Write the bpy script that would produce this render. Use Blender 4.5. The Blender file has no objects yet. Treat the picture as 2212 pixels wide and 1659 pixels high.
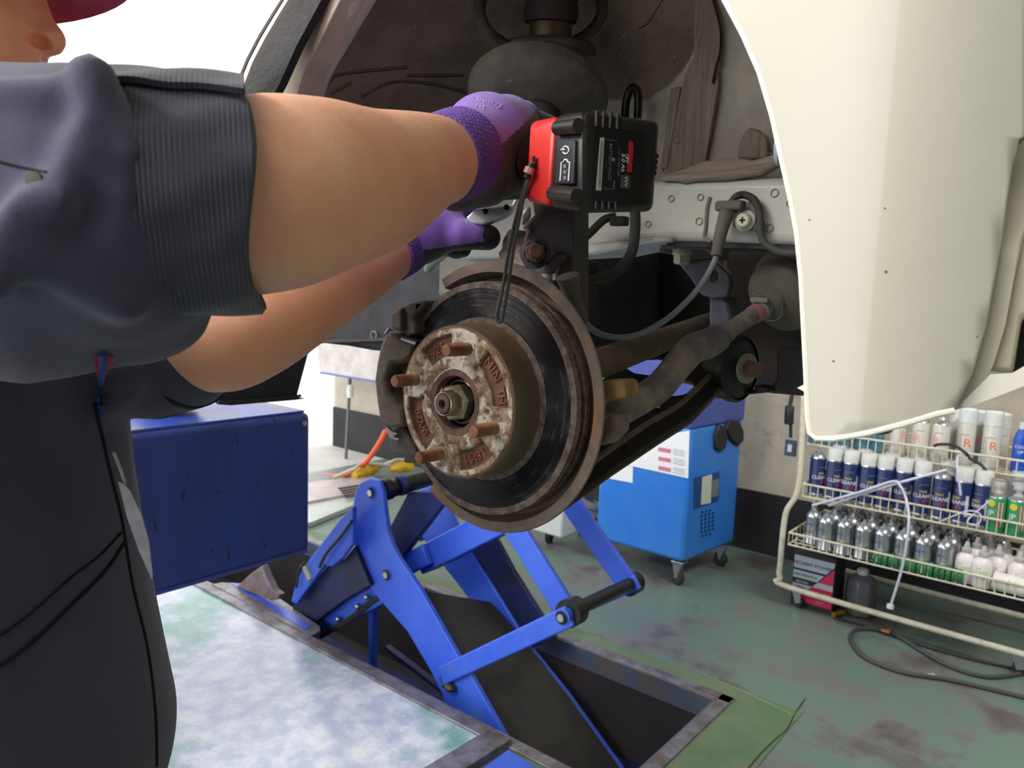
import bpy, bmesh, math, random
import numpy as np
from mathutils import Vector, Matrix
from mathutils.geometry import delaunay_2d_cdt
random.seed(7)
sc = bpy.context.scene
COL = sc.collection
# ------------------------------------------------------------------ camera
FPX, W, H = 1640.0, 2212, 1659
yaw, pitch, roll = math.radians(39), math.radians(7.0), math.radians(2.2)
v0 = np.array([-math.sin(yaw), math.cos(yaw), 0]); r0 = np.array([math.cos(yaw), math.sin(yaw), 0]); u0 = np.array([0, 0, 1.])
FW = v0*math.cos(pitch)-u0*math.sin(pitch)
up0 = u0*math.cos(pitch)+v0*math.sin(pitch)
RT = r0*math.cos(roll)+up0*math.sin(roll)
UP = -r0*math.sin(roll)+up0*math.cos(roll)
CAM = np.array([0, 0, 1.35])
cd = bpy.data.cameras.new('camera'); cam = bpy.data.objects.new('camera', cd); COL.objects.link(cam)
cd.sensor_width = 36; cd.lens = 36*FPX/W; cd.clip_start = .01; cd.dof.use_dof = True; cd.dof.focus_distance = .76; cd.dof.aperture_fstop = 13
m = Matrix.Identity(4)
for i in range(3):
    m[i][0] = RT[i]; m[i][1] = UP[i]; m[i][2] = -FW[i]; m[i][3] = CAM[i]
cam.matrix_world = m
sc.camera = cam
# ------------------------------------------------------------------ light
wd = bpy.data.worlds.new('world'); sc.world = wd; wd.use_nodes = True
bg = wd.node_tree.nodes['Background']; bg.inputs[0].default_value = (1, .985, .985, 1); bg.inputs[1].default_value = 1.12
sc.view_settings.view_transform = 'Standard'; sc.view_settings.look = 'None'
sc.view_settings.exposure = 1.1; sc.view_settings.gamma = 1
def area(name, loc, to, sx, sy, power, col=(1, 1, 1)):
    l = bpy.data.lights.new(name, 'AREA'); l.shape = 'RECTANGLE'; l.size = sx; l.size_y = sy; l.energy = power; l.color = col
    o = bpy.data.objects.new(name, l); COL.objects.link(o); o.location = loc
    o.rotation_euler = (Vector(to)-Vector(loc)).to_track_quat('-Z', 'Y').to_euler(); return o
area('overhead_area_light', (-.2, -1.6, 3.1), (-.3, .8, 1.2), 2.4, .5, 10, (1, .96, .9))
area('overhead_area_light', (-1.9, -1.3, 2.95), (-.5, .7, 1.4), 2.0, .4, 34, (1, .95, .88))  # unseen lamp added at upper left to brighten the forearms and skin
area('overhead_area_light', (.8, 1.9, 3.15), (-.8, 3.2, .4), 1.6, .4, 40, (1, .96, .9))

# ------------------------------------------------------------------ helpers
def P(x, y, d): return CAM+(FW+RT*((x-W/2)/FPX)+UP*(-(y-H/2)/FPX))*d
def on(x, y, ax, val):
    r = FW+RT*((x-W/2)/FPX)+UP*(-(y-H/2)/FPX); return CAM+r*((val-CAM[ax])/r[ax])
def pY(x, y, v): return on(x, y, 1, v)
def pX(x, y, v): return on(x, y, 0, v)
def pZ(x, y, v=0): return on(x, y, 2, v)
def proj(p):
    q = np.asarray(p, float)-CAM; d = q@FW; return np.stack([W/2+FPX*(q@RT)/d, H/2-FPX*(q@UP)/d, d], -1)
def lin(h):
    h = h.lstrip('#'); c = [int(h[i:i+2], 16)/255 for i in (0, 2, 4)]
    return tuple(x/12.92 if x <= .04045 else ((x+.055)/1.055)**2.4 for x in c)+(1,)
LIN = lin
TONE = {'floor_green': .86, 'floor_border': .85, 'wall_paint': 1.0, 'sound_coat': 1.75, 'strut_black': 2.1, 'underbody': 1.7, 'underbody_brown': 1.9, 'shield_rust': 1.7, 'hat_corroded': 1.5, 'car_white': .92, 'hat_side': 1.7, 'disc_edge': 1.9, 'caliper_cast': 1.45, 'clevis_black': 1.6, 'cast_rust': 1.4,
        'rod_dirty': 1.6, 'shaft_brown': 1.7, 'arm_black': 1.5, 'arm_brown': 2.3, 'boot_rubber': 1.3, 'bracket_bluegrey': 1.5, 'rib_beige': 2.0, 'rib_grey': 2.0, 'skin': 1.42, 'cloth_dark': 1.95, 'cloth_pinstripe': 1.2, 'car_edge_lit': 1.25, 'glove_purple': 1.1, 'knit_purple': 1.1,
        'lift_blue': 1.25, 'floor_panel': 1.6, 'stud_rust': 1.5, 'stud_base': 1.5, 'cast_letters': 1.6, 'spigot': 1.6, 'axle_end': 1.5, 'brushed_sealer': 1.25, 'brushed_sealer_flat': 1.25, 'rail_white': 1.25, 'rust_block': 1.4, 'rust_bolt': 1.5,
        'pad_back': .6, 'liner_black': .9, 'hose_black': 1.3, 'cap_maroon': 1.3, 'tool_black': 1.2, 'sleeve_rubber': 2.0, 'nut_yellowzinc': 1.2, 'side_dark': 1.2, 'carton_black': 1.2}
def inpoly(x, y, poly):
    c = False; j = len(poly)-1
    for i in range(len(poly)):
        xi, yi = poly[i]; xj, yj = poly[j]
        if (yi > y) != (yj > y) and x < (xj-xi)*(y-yi)/(yj-yi)+xi: c = not c
        j = i
    return c

MATS = {}
def mat(name, c, rough=.5, metal=0, c2=None, scale=20, lo=.4, hi=.6, bump=0, bscale=None, detail=6, trans=0, spec=.5, coat=0, emit=0, alpha=1, attr=None, c3=None, s3=5, lo3=.55, hi3=.7, stretch=None, ior=1.45, sheen=0):
    if name in MATS: return MATS[name]
    m = bpy.data.materials.new(name); m.use_nodes = True; nt = m.node_tree; N = nt.nodes; L = nt.links
    g = TONE.get(name, 1)
    def lin(h): return tuple(min(.9, v*g) for v in LIN(h)[:3])+(1,)
    b = N['Principled BSDF']; c = lin(c) if isinstance(c, str) else c
    b.inputs['Base Color'].default_value = c; b.inputs['Roughness'].default_value = rough; b.inputs['Metallic'].default_value = metal
    b.inputs['Specular IOR Level'].default_value = spec; b.inputs['Coat Weight'].default_value = coat; b.inputs['IOR'].default_value = ior
    b.inputs['Transmission Weight'].default_value = trans; b.inputs['Alpha'].default_value = alpha
    if sheen: b.inputs['Sheen Weight'].default_value = sheen
    if emit: b.inputs['Emission Color'].default_value = c; b.inputs['Emission Strength'].default_value = emit
    tc = N.new('ShaderNodeTexCoord'); vec = tc.outputs['Object']
    if stretch:
        mp = N.new('ShaderNodeMapping'); mp.inputs['Scale'].default_value = stretch; L.new(vec, mp.inputs[0]); vec = mp.outputs[0]
    def noise(s, d=detail):
        n = N.new('ShaderNodeTexNoise'); n.inputs['Scale'].default_value = s; n.inputs['Detail'].default_value = d; n.inputs['Roughness'].default_value = .65
        L.new(vec, n.inputs['Vector']); return n.outputs['Fac']
    def ramp(f, lo, hi):
        r = N.new('ShaderNodeMapRange'); r.inputs['From Min'].default_value = lo; r.inputs['From Max'].default_value = hi; L.new(f, r.inputs[0]); return r.outputs[0]
    def mix(f, a, bb):
        x = N.new('ShaderNodeMix'); x.data_type = 'RGBA'; L.new(f, x.inputs[0])
        for s, v in ((6, a), (7, bb)):
            if isinstance(v, (tuple, list)): x.inputs[s].default_value = v
            else: L.new(v, x.inputs[s])
        return x.outputs[2]
    col = c
    if c2: col = mix(ramp(noise(scale), lo, hi), c, lin(c2))
    if c3: col = mix(ramp(noise(s3, 8), lo3, hi3), col, lin(c3))
    if attr:   # (attribute, colour a, colour b, noise scale)
        at = N.new('ShaderNodeAttribute'); at.attribute_name = attr[0]
        ca = mix(ramp(noise(attr[3]), .4, .6), lin(attr[1]), lin(attr[2]))
        ad = N.new('ShaderNodeMath'); ad.operation = 'ADD'; L.new(at.outputs['Fac'], ad.inputs[0])
        nn = N.new('ShaderNodeMath'); nn.operation = 'MULTIPLY_ADD'; L.new(noise(attr[3]*1.7), nn.inputs[0]); nn.inputs[1].default_value = .6; nn.inputs[2].default_value = -.3
        L.new(nn.outputs[0], ad.inputs[1])
        col = mix(ramp(ad.outputs[0], .4, .6), col, ca)
    if not isinstance(col, (tuple, list)): L.new(col, b.inputs['Base Color'])
    if bump:
        bp = N.new('ShaderNodeBump'); bp.inputs['Strength'].default_value = bump; bp.inputs['Distance'].default_value = .002
        L.new(noise(bscale or scale*3), bp.inputs['Height']); L.new(bp.outputs[0], b.inputs['Normal'])
    MATS[name] = m; return m

def thing(name, loc, label, cat, group=None):
    o = bpy.data.objects.new(name, None); COL.objects.link(o); o.location = Vector(loc); o.empty_display_size = .05
    o['label'] = label; o['category'] = cat
    if group: o['group'] = group
    ORG[o] = Vector(loc); return o
ORG = {}
class MB:
    def __init__(s): s.V = []; s.F = []; s.M = []; s.mats = []; s.A = {}
    def mi(s, m):
        if m not in s.mats: s.mats.append(m)
        return s.mats.index(m)
    def add(s, V, F, m):
        k = len(s.V); i = s.mi(m); s.V += [tuple(float(c) for c in v) for v in V]
        for f in F: s.F.append(tuple(a+k for a in f)); s.M.append(i)
        return s
    def box(s, c, sz, m, R=None):
        V = []
        for dx in (-.5, .5):
            for dy in (-.5, .5):
                for dz in (-.5, .5):
                    p = Vector((dx*sz[0], dy*sz[1], dz*sz[2]))
                    if R is not None: p = R@p
                    V.append(Vector(c)+p)
        return s.add(V, [(0, 1, 3, 2), (4, 6, 7, 5), (0, 4, 5, 1), (2, 3, 7, 6), (0, 2, 6, 4), (1, 5, 7, 3)], m)
    def tube(s, pts, r, m, seg=12, cap=True, flat=None):
        pts = [Vector(p) for p in pts]; n = len(pts); rr = r if isinstance(r, (list, tuple)) else [r]*n
        V = []; F = []; up = None
        for i in range(n):
            t = (pts[min(i+1, n-1)]-pts[max(i-1, 0)]).normalized()
            if up is None:
                up = t.orthogonal().normalized()
            up = (up-t*up.dot(t)).normalized(); sd = t.cross(up)
            for k in range(seg):
                a = 2*math.pi*k/seg; V.append(pts[i]+(up*math.cos(a)+sd*math.sin(a))*rr[i])
        for i in range(n-1):
            for k in range(seg):
                a = i*seg+k; b = i*seg+(k+1) % seg; F.append((a, b, b+seg, a+seg))
        if cap: F.append(tuple(range(seg))[::-1]); F.append(tuple((n-1)*seg+k for k in range(seg)))
        return s.add(V, F, m)
    def lathe(s, prof, o, axis, m, seg=48, a0=0, a1=360, ref=None, mats=None, cap=False):
        o = Vector(o); ax = Vector(axis).normalized(); x = Vector(ref) if ref is not None else ax.orthogonal(); x = (x-ax*x.dot(ax)).normalized(); y = ax.cross(x)
        full = a1-a0 >= 359.9; na = seg if full else seg+1; V = []; F = []
        for (r, h) in prof:
            for k in range(na):
                a = math.radians(a0+(a1-a0)*k/seg); V.append(o+ax*h+(x*math.cos(a)+y*math.sin(a))*r)
        for i in range(len(prof)-1):
            F = []
            for k in range(seg):
                k2 = (k+1) % na if full else k+1
                F.append((i*na+k, i*na+k2, (i+1)*na+k2, (i+1)*na+k))
            if i == 0: base = len(s.V); s.add(V, [], mats[0] if mats else m)
            mm = s.mi(mats[i] if mats else m)
            for f in F: s.F.append(tuple(a+base for a in f)); s.M.append(mm)
        if cap:
            for i in (0, len(prof)-1): s.F.append(tuple(base+i*na+k for k in range(na))); s.M.append(s.mi(mats[min(i, len(mats)-1)] if mats else m))
        return s
    def ball(s, c, r, m, seg=20, sc=(1, 1, 1)):
        V = []; F = []; n = seg//2
        for i in range(n+1):
            for k in range(seg):
                a = math.pi*i/n; b = 2*math.pi*k/seg
                V.append(Vector(c)+Vector((math.sin(a)*math.cos(b)*sc[0], math.sin(a)*math.sin(b)*sc[1], math.cos(a)*sc[2]))*r)
        for i in range(n):
            for k in range(seg):
                F.append((i*seg+k, (i+1)*seg+k, (i+1)*seg+(k+1) % seg, i*seg+(k+1) % seg))
        return s.add(V, F, m)
    def prism(s, V3, vec, m):
        n = len(V3); V3 = [Vector(v) for v in V3]; vec = Vector(vec)
        return s.add(V3+[v+vec for v in V3], [tuple(range(n)), tuple(range(2*n-1, n-1, -1))]+[(i, i+n, (i+1) % n+n, (i+1) % n) for i in range(n)], m)
    def plate(s, outer, surf, vec, m, holes=(), grid=0):
        """outline (pixels) carried onto a surface of the scene and given thickness vec"""
        pts = [Vector(p) for p in outer]; E = [(i, (i+1) % len(outer)) for i in range(len(outer))]
        for h in holes:
            k = len(pts); pts += [Vector(p) for p in h]; E += [(k+i, k+(i+1) % len(h)) for i in range(len(h))]
        if grid:
            xs = [p[0] for p in outer]; ys = [p[1] for p in outer]
            gx = min(xs)+grid*.5
            while gx < max(xs):
                gy = min(ys)+grid*.5
                while gy < max(ys):
                    if inpoly(gx, gy, outer) and not any(inpoly(gx, gy, h) for h in holes): pts.append(Vector((gx, gy)))
                    gy += grid
                gx += grid
        v2, e2, f2 = delaunay_2d_cdt(pts, E, [], 2 if holes else 1, 1e-4)[:3]
        if holes:
            f2 = [f for f in f2 if not any(inpoly(sum(v2[i][0] for i in f)/len(f), sum(v2[i][1] for i in f)/len(f), h) for h in holes)]
        V = [Vector(surf(v[0], v[1])) for v in v2]; n = len(V)
        vec = Vector(vec)
        cnt = {}
        for f in f2:
            for a, b in zip(f, f[1:]+f[:1]): cnt[(a, b)] = 1
        F = [tuple(f) for f in f2]+[tuple(i+n for i in f[::-1]) for f in f2]
        for (a, b) in cnt:
            if (b, a) not in cnt: F.append((b, a, a+n, b+n))
        return s.add(V+[v+vec for v in V], F, m)
    def text(s, t, M, size, ext, m, bend=None, flip=False):
        V, F = textmesh(t); V2 = []
        for v in V:
            p = Vector(((-v[0] if flip else v[0])*size, v[1]*size, v[2]*ext))
            if bend: a = p.x/bend; p = Vector((math.sin(a)*(bend+p.z), p.y, math.cos(a)*(bend+p.z)-bend))
            V2.append(M@p)
        return s.add(V2, F, m)
    def build(s, name, parent=None, bevel=0, seg=2, sharp=35, label=None, cat=None, group=None, kind=None, attrs=None, weld=False, subsurf=0, origin=None):
        org = ORG[parent] if parent else (Vector(origin) if origin is not None else Vector((0, 0, 0)))
        me = bpy.data.meshes.new(name); me.from_pydata([Vector(v)-org for v in s.V], [], s.F)
        for mm in s.mats: me.materials.append(mm)
        me.polygons.foreach_set('material_index', s.M)
        if attrs:
            for k, a in attrs.items():
                at = me.attributes.new(k, 'FLOAT', 'POINT'); at.data.foreach_set('value', np.asarray(a, dtype=np.float32))
        me.validate()
        bm = bmesh.new(); bm.from_mesh(me)
        if weld: bmesh.ops.remove_doubles(bm, verts=bm.verts, dist=1e-5)
        bmesh.ops.recalc_face_normals(bm, faces=bm.faces); bm.to_mesh(me); bm.free()
        me.shade_smooth(); me.set_sharp_from_angle(angle=math.radians(sharp))
        o = bpy.data.objects.new(name, me); COL.objects.link(o); ORG[o] = org
        if parent: o.parent = parent
        else: o.location = org
        if bevel:
            b = o.modifiers.new('bevel', 'BEVEL'); b.width = bevel; b.segments = seg; b.limit_method = 'ANGLE'; b.angle_limit = math.radians(40)
        if subsurf: b = o.modifiers.new('sub', 'SUBSURF'); b.levels = subsurf; b.render_levels = subsurf
        for k, v in (('label', label), ('category', cat), ('group', group), ('kind', kind)):
            if v: o[k] = v
        return o
TM = {}
def textmesh(t):
    if t in TM: return TM[t]
    c = bpy.data.curves.new('t', 'FONT'); c.body = t; c.align_x = 'CENTER'; c.align_y = 'CENTER'; c.extrude = .5; c.resolution_u = 2
    o = bpy.data.objects.new('t', c); COL.objects.link(o); dg = bpy.context.evaluated_depsgraph_get()
    me = bpy.data.meshes.new_from_object(o.evaluated_get(dg))
    V = [tuple(v.co) for v in me.vertices]; F = [tuple(p.vertices) for p in me.polygons]
    bpy.data.objects.remove(o); bpy.data.curves.remove(c); bpy.data.meshes.remove(me); TM[t] = (V, F); return TM[t]
def spl(pts, n=8):
    pts = [Vector(p) for p in pts]; out = []; N = len(pts)
    for i in range(N-1):
        a, b, c, d = pts[max(i-1, 0)], pts[i], pts[i+1], pts[min(i+2, N-1)]
        for k in range(n):
            t = k/n; out.append(.5*((2*b)+(c-a)*t+(2*a-5*b+4*c-d)*t*t+(3*b-a-3*c+d)*t**3))
    out.append(pts[-1]); return out
def spr(r, n=8):
    o = []
    for i in range(len(r)-1):
        for k in range(n): o.append(r[i]+(r[i+1]-r[i])*k/n)
    return o+[r[-1]]
def frame(o, z, x):
    z = Vector(z).normalized(); x = Vector(x); x = (x-z*x.dot(z)).normalized(); y = z.cross(x)
    M = Matrix.Identity(4)
    for i in range(3): M[i][0] = x[i]; M[i][1] = y[i]; M[i][2] = z[i]; M[i][3] = o[i]
    return M
# ---- implicit surfaces meshed by surface nets
def rc(p, a, b, ra, rb):
    a = np.asarray(a, float); b = np.asarray(b, float); d = b-a; t = np.clip(((p-a)@d)/(d@d), 0, 1)
    return np.linalg.norm(p-a-t[:, None]*d, axis=1)-(ra+(rb-ra)*t)
def ell(p, c, ax, r):
    q = np.stack([(p-np.asarray(c))@np.asarray(a) for a in ax], 1)/np.asarray(r); k = np.linalg.norm(q, axis=1); return (k-1)*min(r)*(1+0*k)
def smin(a, b, k):
    h = np.clip(.5+.5*(b-a)/k, 0, 1); return b*(1-h)+a*h-k*h*(1-h)
def chain(p, pts, rad, k=.01):
    d = None
    for i in range(len(pts)-1):
        e = rc(p, pts[i], pts[i+1], rad[i], rad[i+1]); d = e if d is None else np.minimum(d, e)
    return d
def near(p, c, R): return len(p) != 2744 or np.linalg.norm(p.mean(0)-c) < R
def limb(p, pts, rad, k=.006, n=4):
    pts = [np.array(q) for q in spl(pts, n)]; rad = spr(list(rad), n); d = None
    for i in range(len(pts)-1):
        if not near(p, (pts[i]+pts[i+1])/2, .16): continue
        e = rc(p, pts[i], pts[i+1], rad[i], rad[i+1]); d = e if d is None else smin(d, e, k)
    return d if d is not None else np.full(len(p), .1)
def nets(fn, lo, hi, h):
    lo = np.asarray(lo, float); hi = np.asarray(hi, float); B = 12
    nb = np.ceil((hi-lo)/(h*B)).astype(int)
    ii = np.stack(np.meshgrid(*[np.arange(n) for n in nb], indexing='ij'), -1).reshape(-1, 3)
    cen = lo+(ii+.5)*h*B; dd = fn(cen); act = ii[np.abs(dd) < h*B*1.15]
    n1 = B+1; g = np.stack(np.meshgrid(*[np.arange(n1+1)]*3, indexing='ij'), -1).reshape(-1, 3)
    vid = {}; V = []; Q = []
    off = np.array([[i, j, k] for i in (0, 1) for j in (0, 1) for k in (0, 1)])
    edges = [(a, b) for a in range(8) for b in range(8) if a < b and np.abs(off[a]-off[b]).sum() == 1]
    for blk in act:
        base = blk*B; idx = g+base; f = fn(lo+idx*h).reshape(n1+1, n1+1, n1+1)
        if f.min() > 0 or f.max() < 0: continue
        c8 = np.stack([f[o[0]:o[0]+n1, o[1]:o[1]+n1, o[2]:o[2]+n1] for o in off], -1); s = c8 < 0
        mixed = s.any(-1) & ~s.all(-1); cells = np.argwhere(mixed)
        if not len(cells): continue
        cv = c8[mixed]; acc = np.zeros((len(cells), 3)); cnt = np.zeros(len(cells))
        for a, b in edges:
            fa, fb = cv[:, a], cv[:, b]; msk = (fa < 0) != (fb < 0)
            t = np.where(msk, fa/np.where(msk, fa-fb, 1), 0)
            acc += np.where(msk[:, None], off[a]+t[:, None]*(off[b]-off[a]), 0); cnt += msk
        pos = lo+(cells+base+acc/cnt[:, None])*h
        gid = {}
        for c, q in zip(map(tuple, (cells+base).tolist()), pos):
            if c not in vid: vid[c] = len(V); V.append(q)
        sg = f < 0
        for ax in range(3):
            o = [0, 0, 0]; o[ax] = 1; u, w = (ax+1) % 3, (ax+2) % 3
            A = sg[:n1, :n1, :n1]; Bv = sg[o[0]:o[0]+n1, o[1]:o[1]+n1, o[2]:o[2]+n1]
            e = np.argwhere(A != Bv)
            for c in e:
                if c[u] < 1 or c[w] < 1 or c[ax] >= B: continue
                g0 = c+base; q = []
                for du, dw in ((0, 0), (1, 0), (1, 1), (0, 1)):
                    t = g0.copy(); t[u] -= du; t[w] -= dw; q.append(tuple(t.tolist()))
                if all(t in vid for t in q):
                    q = [vid[t] for t in q]
                    Q.append(tuple(q) if A[tuple(c)] else tuple(q[::-1]))
    return np.array(V), list(set(Q))
def smooth(V, F, it=2):
    n = len(V); E = np.array([(a, b) for f in F for a, b in zip(f, f[1:]+f[:1])])
    for _ in range(it):
        s = np.zeros_like(V); c = np.zeros(n)
        for k in range(3): s[:, k] = np.bincount(E[:, 0], V[E[:, 1], k], n)+np.bincount(E[:, 1], V[E[:, 0], k], n)
        c = np.bincount(E[:, 0], minlength=n)+np.bincount(E[:, 1], minlength=n)
        V = V*.5+.5*s/np.maximum(c, 1)[:, None]
    return V
def implicit(name, fn, lo, hi, h, m, parent, attrs=None, it=2, label=None):
    V, F = nets(fn, lo, hi, h); V = smooth(V, F, it)
    mb = MB(); mb.add(V, F, m)
    return mb.build(name, parent, sharp=80, attrs={k: a(V) for k, a in attrs.items()} if attrs else None, label=label)
# ------------------------------------------------------------------ room and floor
def lerp(a, b, t): return a+(b-a)*t
M_green = mat('floor_green', '#71897f', .38, c2='#7b7f7d', scale=3.2, lo=.46, hi=.56, bump=.15, bscale=60, c3='#655e60', s3=1.6, lo3=.52, hi3=.6)
M_greenb = mat('floor_border', '#62805f', .5, c2='#76886c', scale=6, bump=.1, bscale=50)
M_panel = mat('floor_panel', '#9aa2b4', .2, c2='#bcc0c8', scale=14, lo=.4, hi=.62, bump=.12, bscale=80, c3='#5f8a82', s3=1.5, lo3=.5, hi3=.62)  # bluish white also carries the sky's reflection, painted into the colour
M_steel = mat('old_steel', '#70696a', .45, .5, c2='#8f8f98', scale=14, bump=.15, c3='#7a6552', s3=9)
M_pit = mat('pit_wall', '#332e31', .85, c2='#262226', scale=4)
M_pitblue = mat('pit_rim_blue', '#5a6a86', .4, .3, c2='#6f6a68', scale=10)
M_crack = mat('crack', '#3d3530', .9)
PX0, PX1, PY0, PY1 = -4.15, -.955, 1.70, 2.345     # the lift pit
fl = MB(); 
def floor_quad(x0, x1, y0, y1, m, z=0, t=-.3): fl.box(((x0+x1)/2, (y0+y1)/2, z+t/2), (x1-x0, y1-y0, -t), m)
floor_quad(PX1, 4, -4, 7, M_green); floor_quad(-4.45, PX0, -4, 7, M_green); floor_quad(-14, -4.45, -6, 9, mat('outdoor_concrete', '#c4c4be', .7, c2='#b4b4b0', scale=2)); floor_quad(PX0, PX1, PY1, 7, M_green); floor_quad(PX0, PX1, -4, PY0, M_green)
fl.build('floor', kind='structure')
f = MB(); bx = [(PX1, -.71, PY0-.3, 2.47), (PX0, PX1, PY1, 2.47)]
for x0, x1, y0, y1 in bx: f.box(((x0+x1)/2, (y0+y1)/2, .001), (x1-x0, y1-y0, .003), M_greenb)
f.build('trim_1', kind='structure')
f = MB(); f.tube(spl([pZ(1715, 1545, .002), pZ(1700, 1575, .002), pZ(1672, 1600, .002), pZ(1640, 1632, .002), pZ(1600, 1680, .002)]), .0025, M_crack, 6)
f.tube([pZ(1715, 1545, .002), pZ(1738, 1510, .002)], .0018, M_crack, 6); f.tube([pZ(1480, 1440, .002), pZ(1600, 1490, .002), pZ(1715, 1545, .002)], .0015, mat('chalk', '#8a9a80', .8), 6)
f.build('trim_2', kind='structure')
# pit lining with a steel angle rim
f = MB(); z = -.42
for a, b in (((PX0, PY0), (PX1, PY0)), ((PX0, PY1), (PX1, PY1)), ((PX1, PY0), (PX1, PY1)), ((PX0, PY0), (PX0, PY1))):
    dx, dy = abs(a[0]-b[0]), abs(a[1]-b[1]); ox = .01*(1 if a[0] == PX1 else -1 if a[0] == b[0] else 0); oy = .01*(1 if a[1] == b[1] == PY1 else -1 if a[1] == b[1] else 0)
    f.box(((a[0]+b[0])/2+ox*0, (a[1]+b[1])/2+oy*0, z/2-.055), (dx+.012, dy+.012, -z-.04), M_pit)
f.box(((PX0+PX1)/2, (PY0+PY1)/2, z-.01), (PX1-PX0, PY1-PY0, .02), M_pit)
f.build('wall_pit', kind='structure')
f = MB()
for a, b, h in (((PX0, PY1+.022), (PX1+.045, PY1+.022), 0), ((PX1+.022, PY0-.4), (PX1+.022, PY1+.044), 1), ((PX0, PY0-.022), (PX1+.045, PY0-.022), 0)):
    dx, dy = abs(a[0]-b[0]), abs(a[1]-b[1]); f.box(((a[0]+b[0])/2, (a[1]+b[1])/2, .003), (max(dx, .045), max(dy, .045), .01), M_steel)
f.box(((PX0+PX1)/2, PY1-.004, -.035), (PX1-PX0, .008, .08), M_pitblue); f.box((PX1-.004, (PY0+PY1)/2, -.035), (.008, PY1-PY0, .08), M_pitblue)
f.build('trim_3', kind='structure', bevel=.002)
# floor panel beside the pit
E0, E1 = pZ(1080, 1610, .02), pZ(460, 1255, .02)
fp = thing('floor_plate', (-2.2, 1.1, 0), 'large worn floor plate with steel edge, white and teal, left of the lift pit', 'floor plate')
y1 = PY0-.035
q = [(-5.0, -.6), (-1.42, -.6), (-1.335, y1), (-5.0, y1)]
f = MB(); f.prism([(x, y, .018) for x, y in q], (0, 0, -.016), M_panel); f.build('worn_top', fp)
f = MB(); f.box((-3.2, y1-.02, .012), (3.75, .05, .03), M_steel); f.prism([(-1.465, -.6, .027), (-1.375, -.6, .027), (-1.30, y1+.005, .027), (-1.385, y1+.005, .027)], (0, 0, -.03), M_steel)
f.build('steel_edge', fp, bevel=.003)
# walls
M_wall = mat('wall_paint', '#b9b2a4', .8, c2='#9d9688', scale=3, lo=.42, hi=.7, c3='#857f74', s3=7, lo3=.6, hi3=.75, bump=.1)
M_black = mat('wall_black', '#1b1a1e', .55, c2='#26252a', scale=4)
YW = 3.95
f = MB(); f.box((-1.35, YW+.06, 1.76), (7.5, .12, 2.86), M_wall); f.build('wall_back', kind='structure')
f = MB(); f.box((-1.35, YW+.045, .165), (7.5, .12, .33), M_black); f.build('baseboard_back', kind='structure')
f = MB(); f.box((-5.13, 4.9, 1.6), (.1, 1.9, 3.2), mat('white_frame', '#d8d8d2', .5)); f.build('wall_left', kind='structure')
f = MB(); f.box((2.4, .0, 1.6), (.12, 8, 3.2), mat('wall_grey', '#77736c', .9)); f.build('wall_right', kind='structure')  # unseen wall, drawn close and dark to shade the bumper's right side
f = MB(); f.box((1.4, -2.8, 1.6), (2.0, .12, 3.2), MATS['wall_grey']); f.build('wall_front_blocker', kind='structure')  # added out of view to cut light behind the camera and grade the bumper
f = MB(); f.box((-.4, 1.4, 3.3), (6.6, 5.4, .1), mat('ceiling_paint', '#b5b5b0', .9)); f.box((1.4, -1.9, 3.3), (2.2, 2.0, .1), mat('ceiling_paint', '#b5b5b0', .9)); f.build('ceiling', kind='structure')  # second slab is added out of view to block light from above
# window-side things far left
o = MB(); o.plate([(683, 735), (690, 800), (696, 806), (880, 835), (1000, 850), (1000, 735)], lambda x, y: pY(x, y, 3.6), (0, .04, 0), mat('panel_white', '#cfcac6', .6, c2='#b9b4b2', scale=8))
o.plate([(690, 803), (880, 833), (1000, 850), (1000, 854), (880, 837), (690, 807)], lambda x, y: pY(x, y, 3.59), (0, .05, 0), mat('panel_blue', '#5f6fb8', .5))
o.tube([pY(760, 740, 3.62), pY(760, 740, 3.62)+np.array([0, 0, 2.4])], .01, M_steel); o.tube([pY(990, 740, 3.62), pY(990, 740, 3.62)+np.array([0, 0, 2.4])], .01, M_steel)
o.build('hanging_board', label='whitish hanging board with rounded corner and blue lower edge behind the brake caliper', cat='board', bevel=.004)
o = thing('thin_pole', pY(745, 1030, 3.7), 'thin grey pole with white grip standing against the back wall', 'pole')
f = MB(); f.tube([pY(757, 800, 3.75), pY(745, 1030, 3.7)], .013, mat('pole_grey', '#6d6f74', .4, .4)); f.build('pole', o)
f = MB(); f.lathe([(0, -.05), (.022, -.045), (.026, 0), (.022, .05), (0, .055)], pY(756.5, 846, 3.74), (0, 0, 1), mat('grip_white', '#e8e8e8', .5)); f.build('grip', o)
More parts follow.
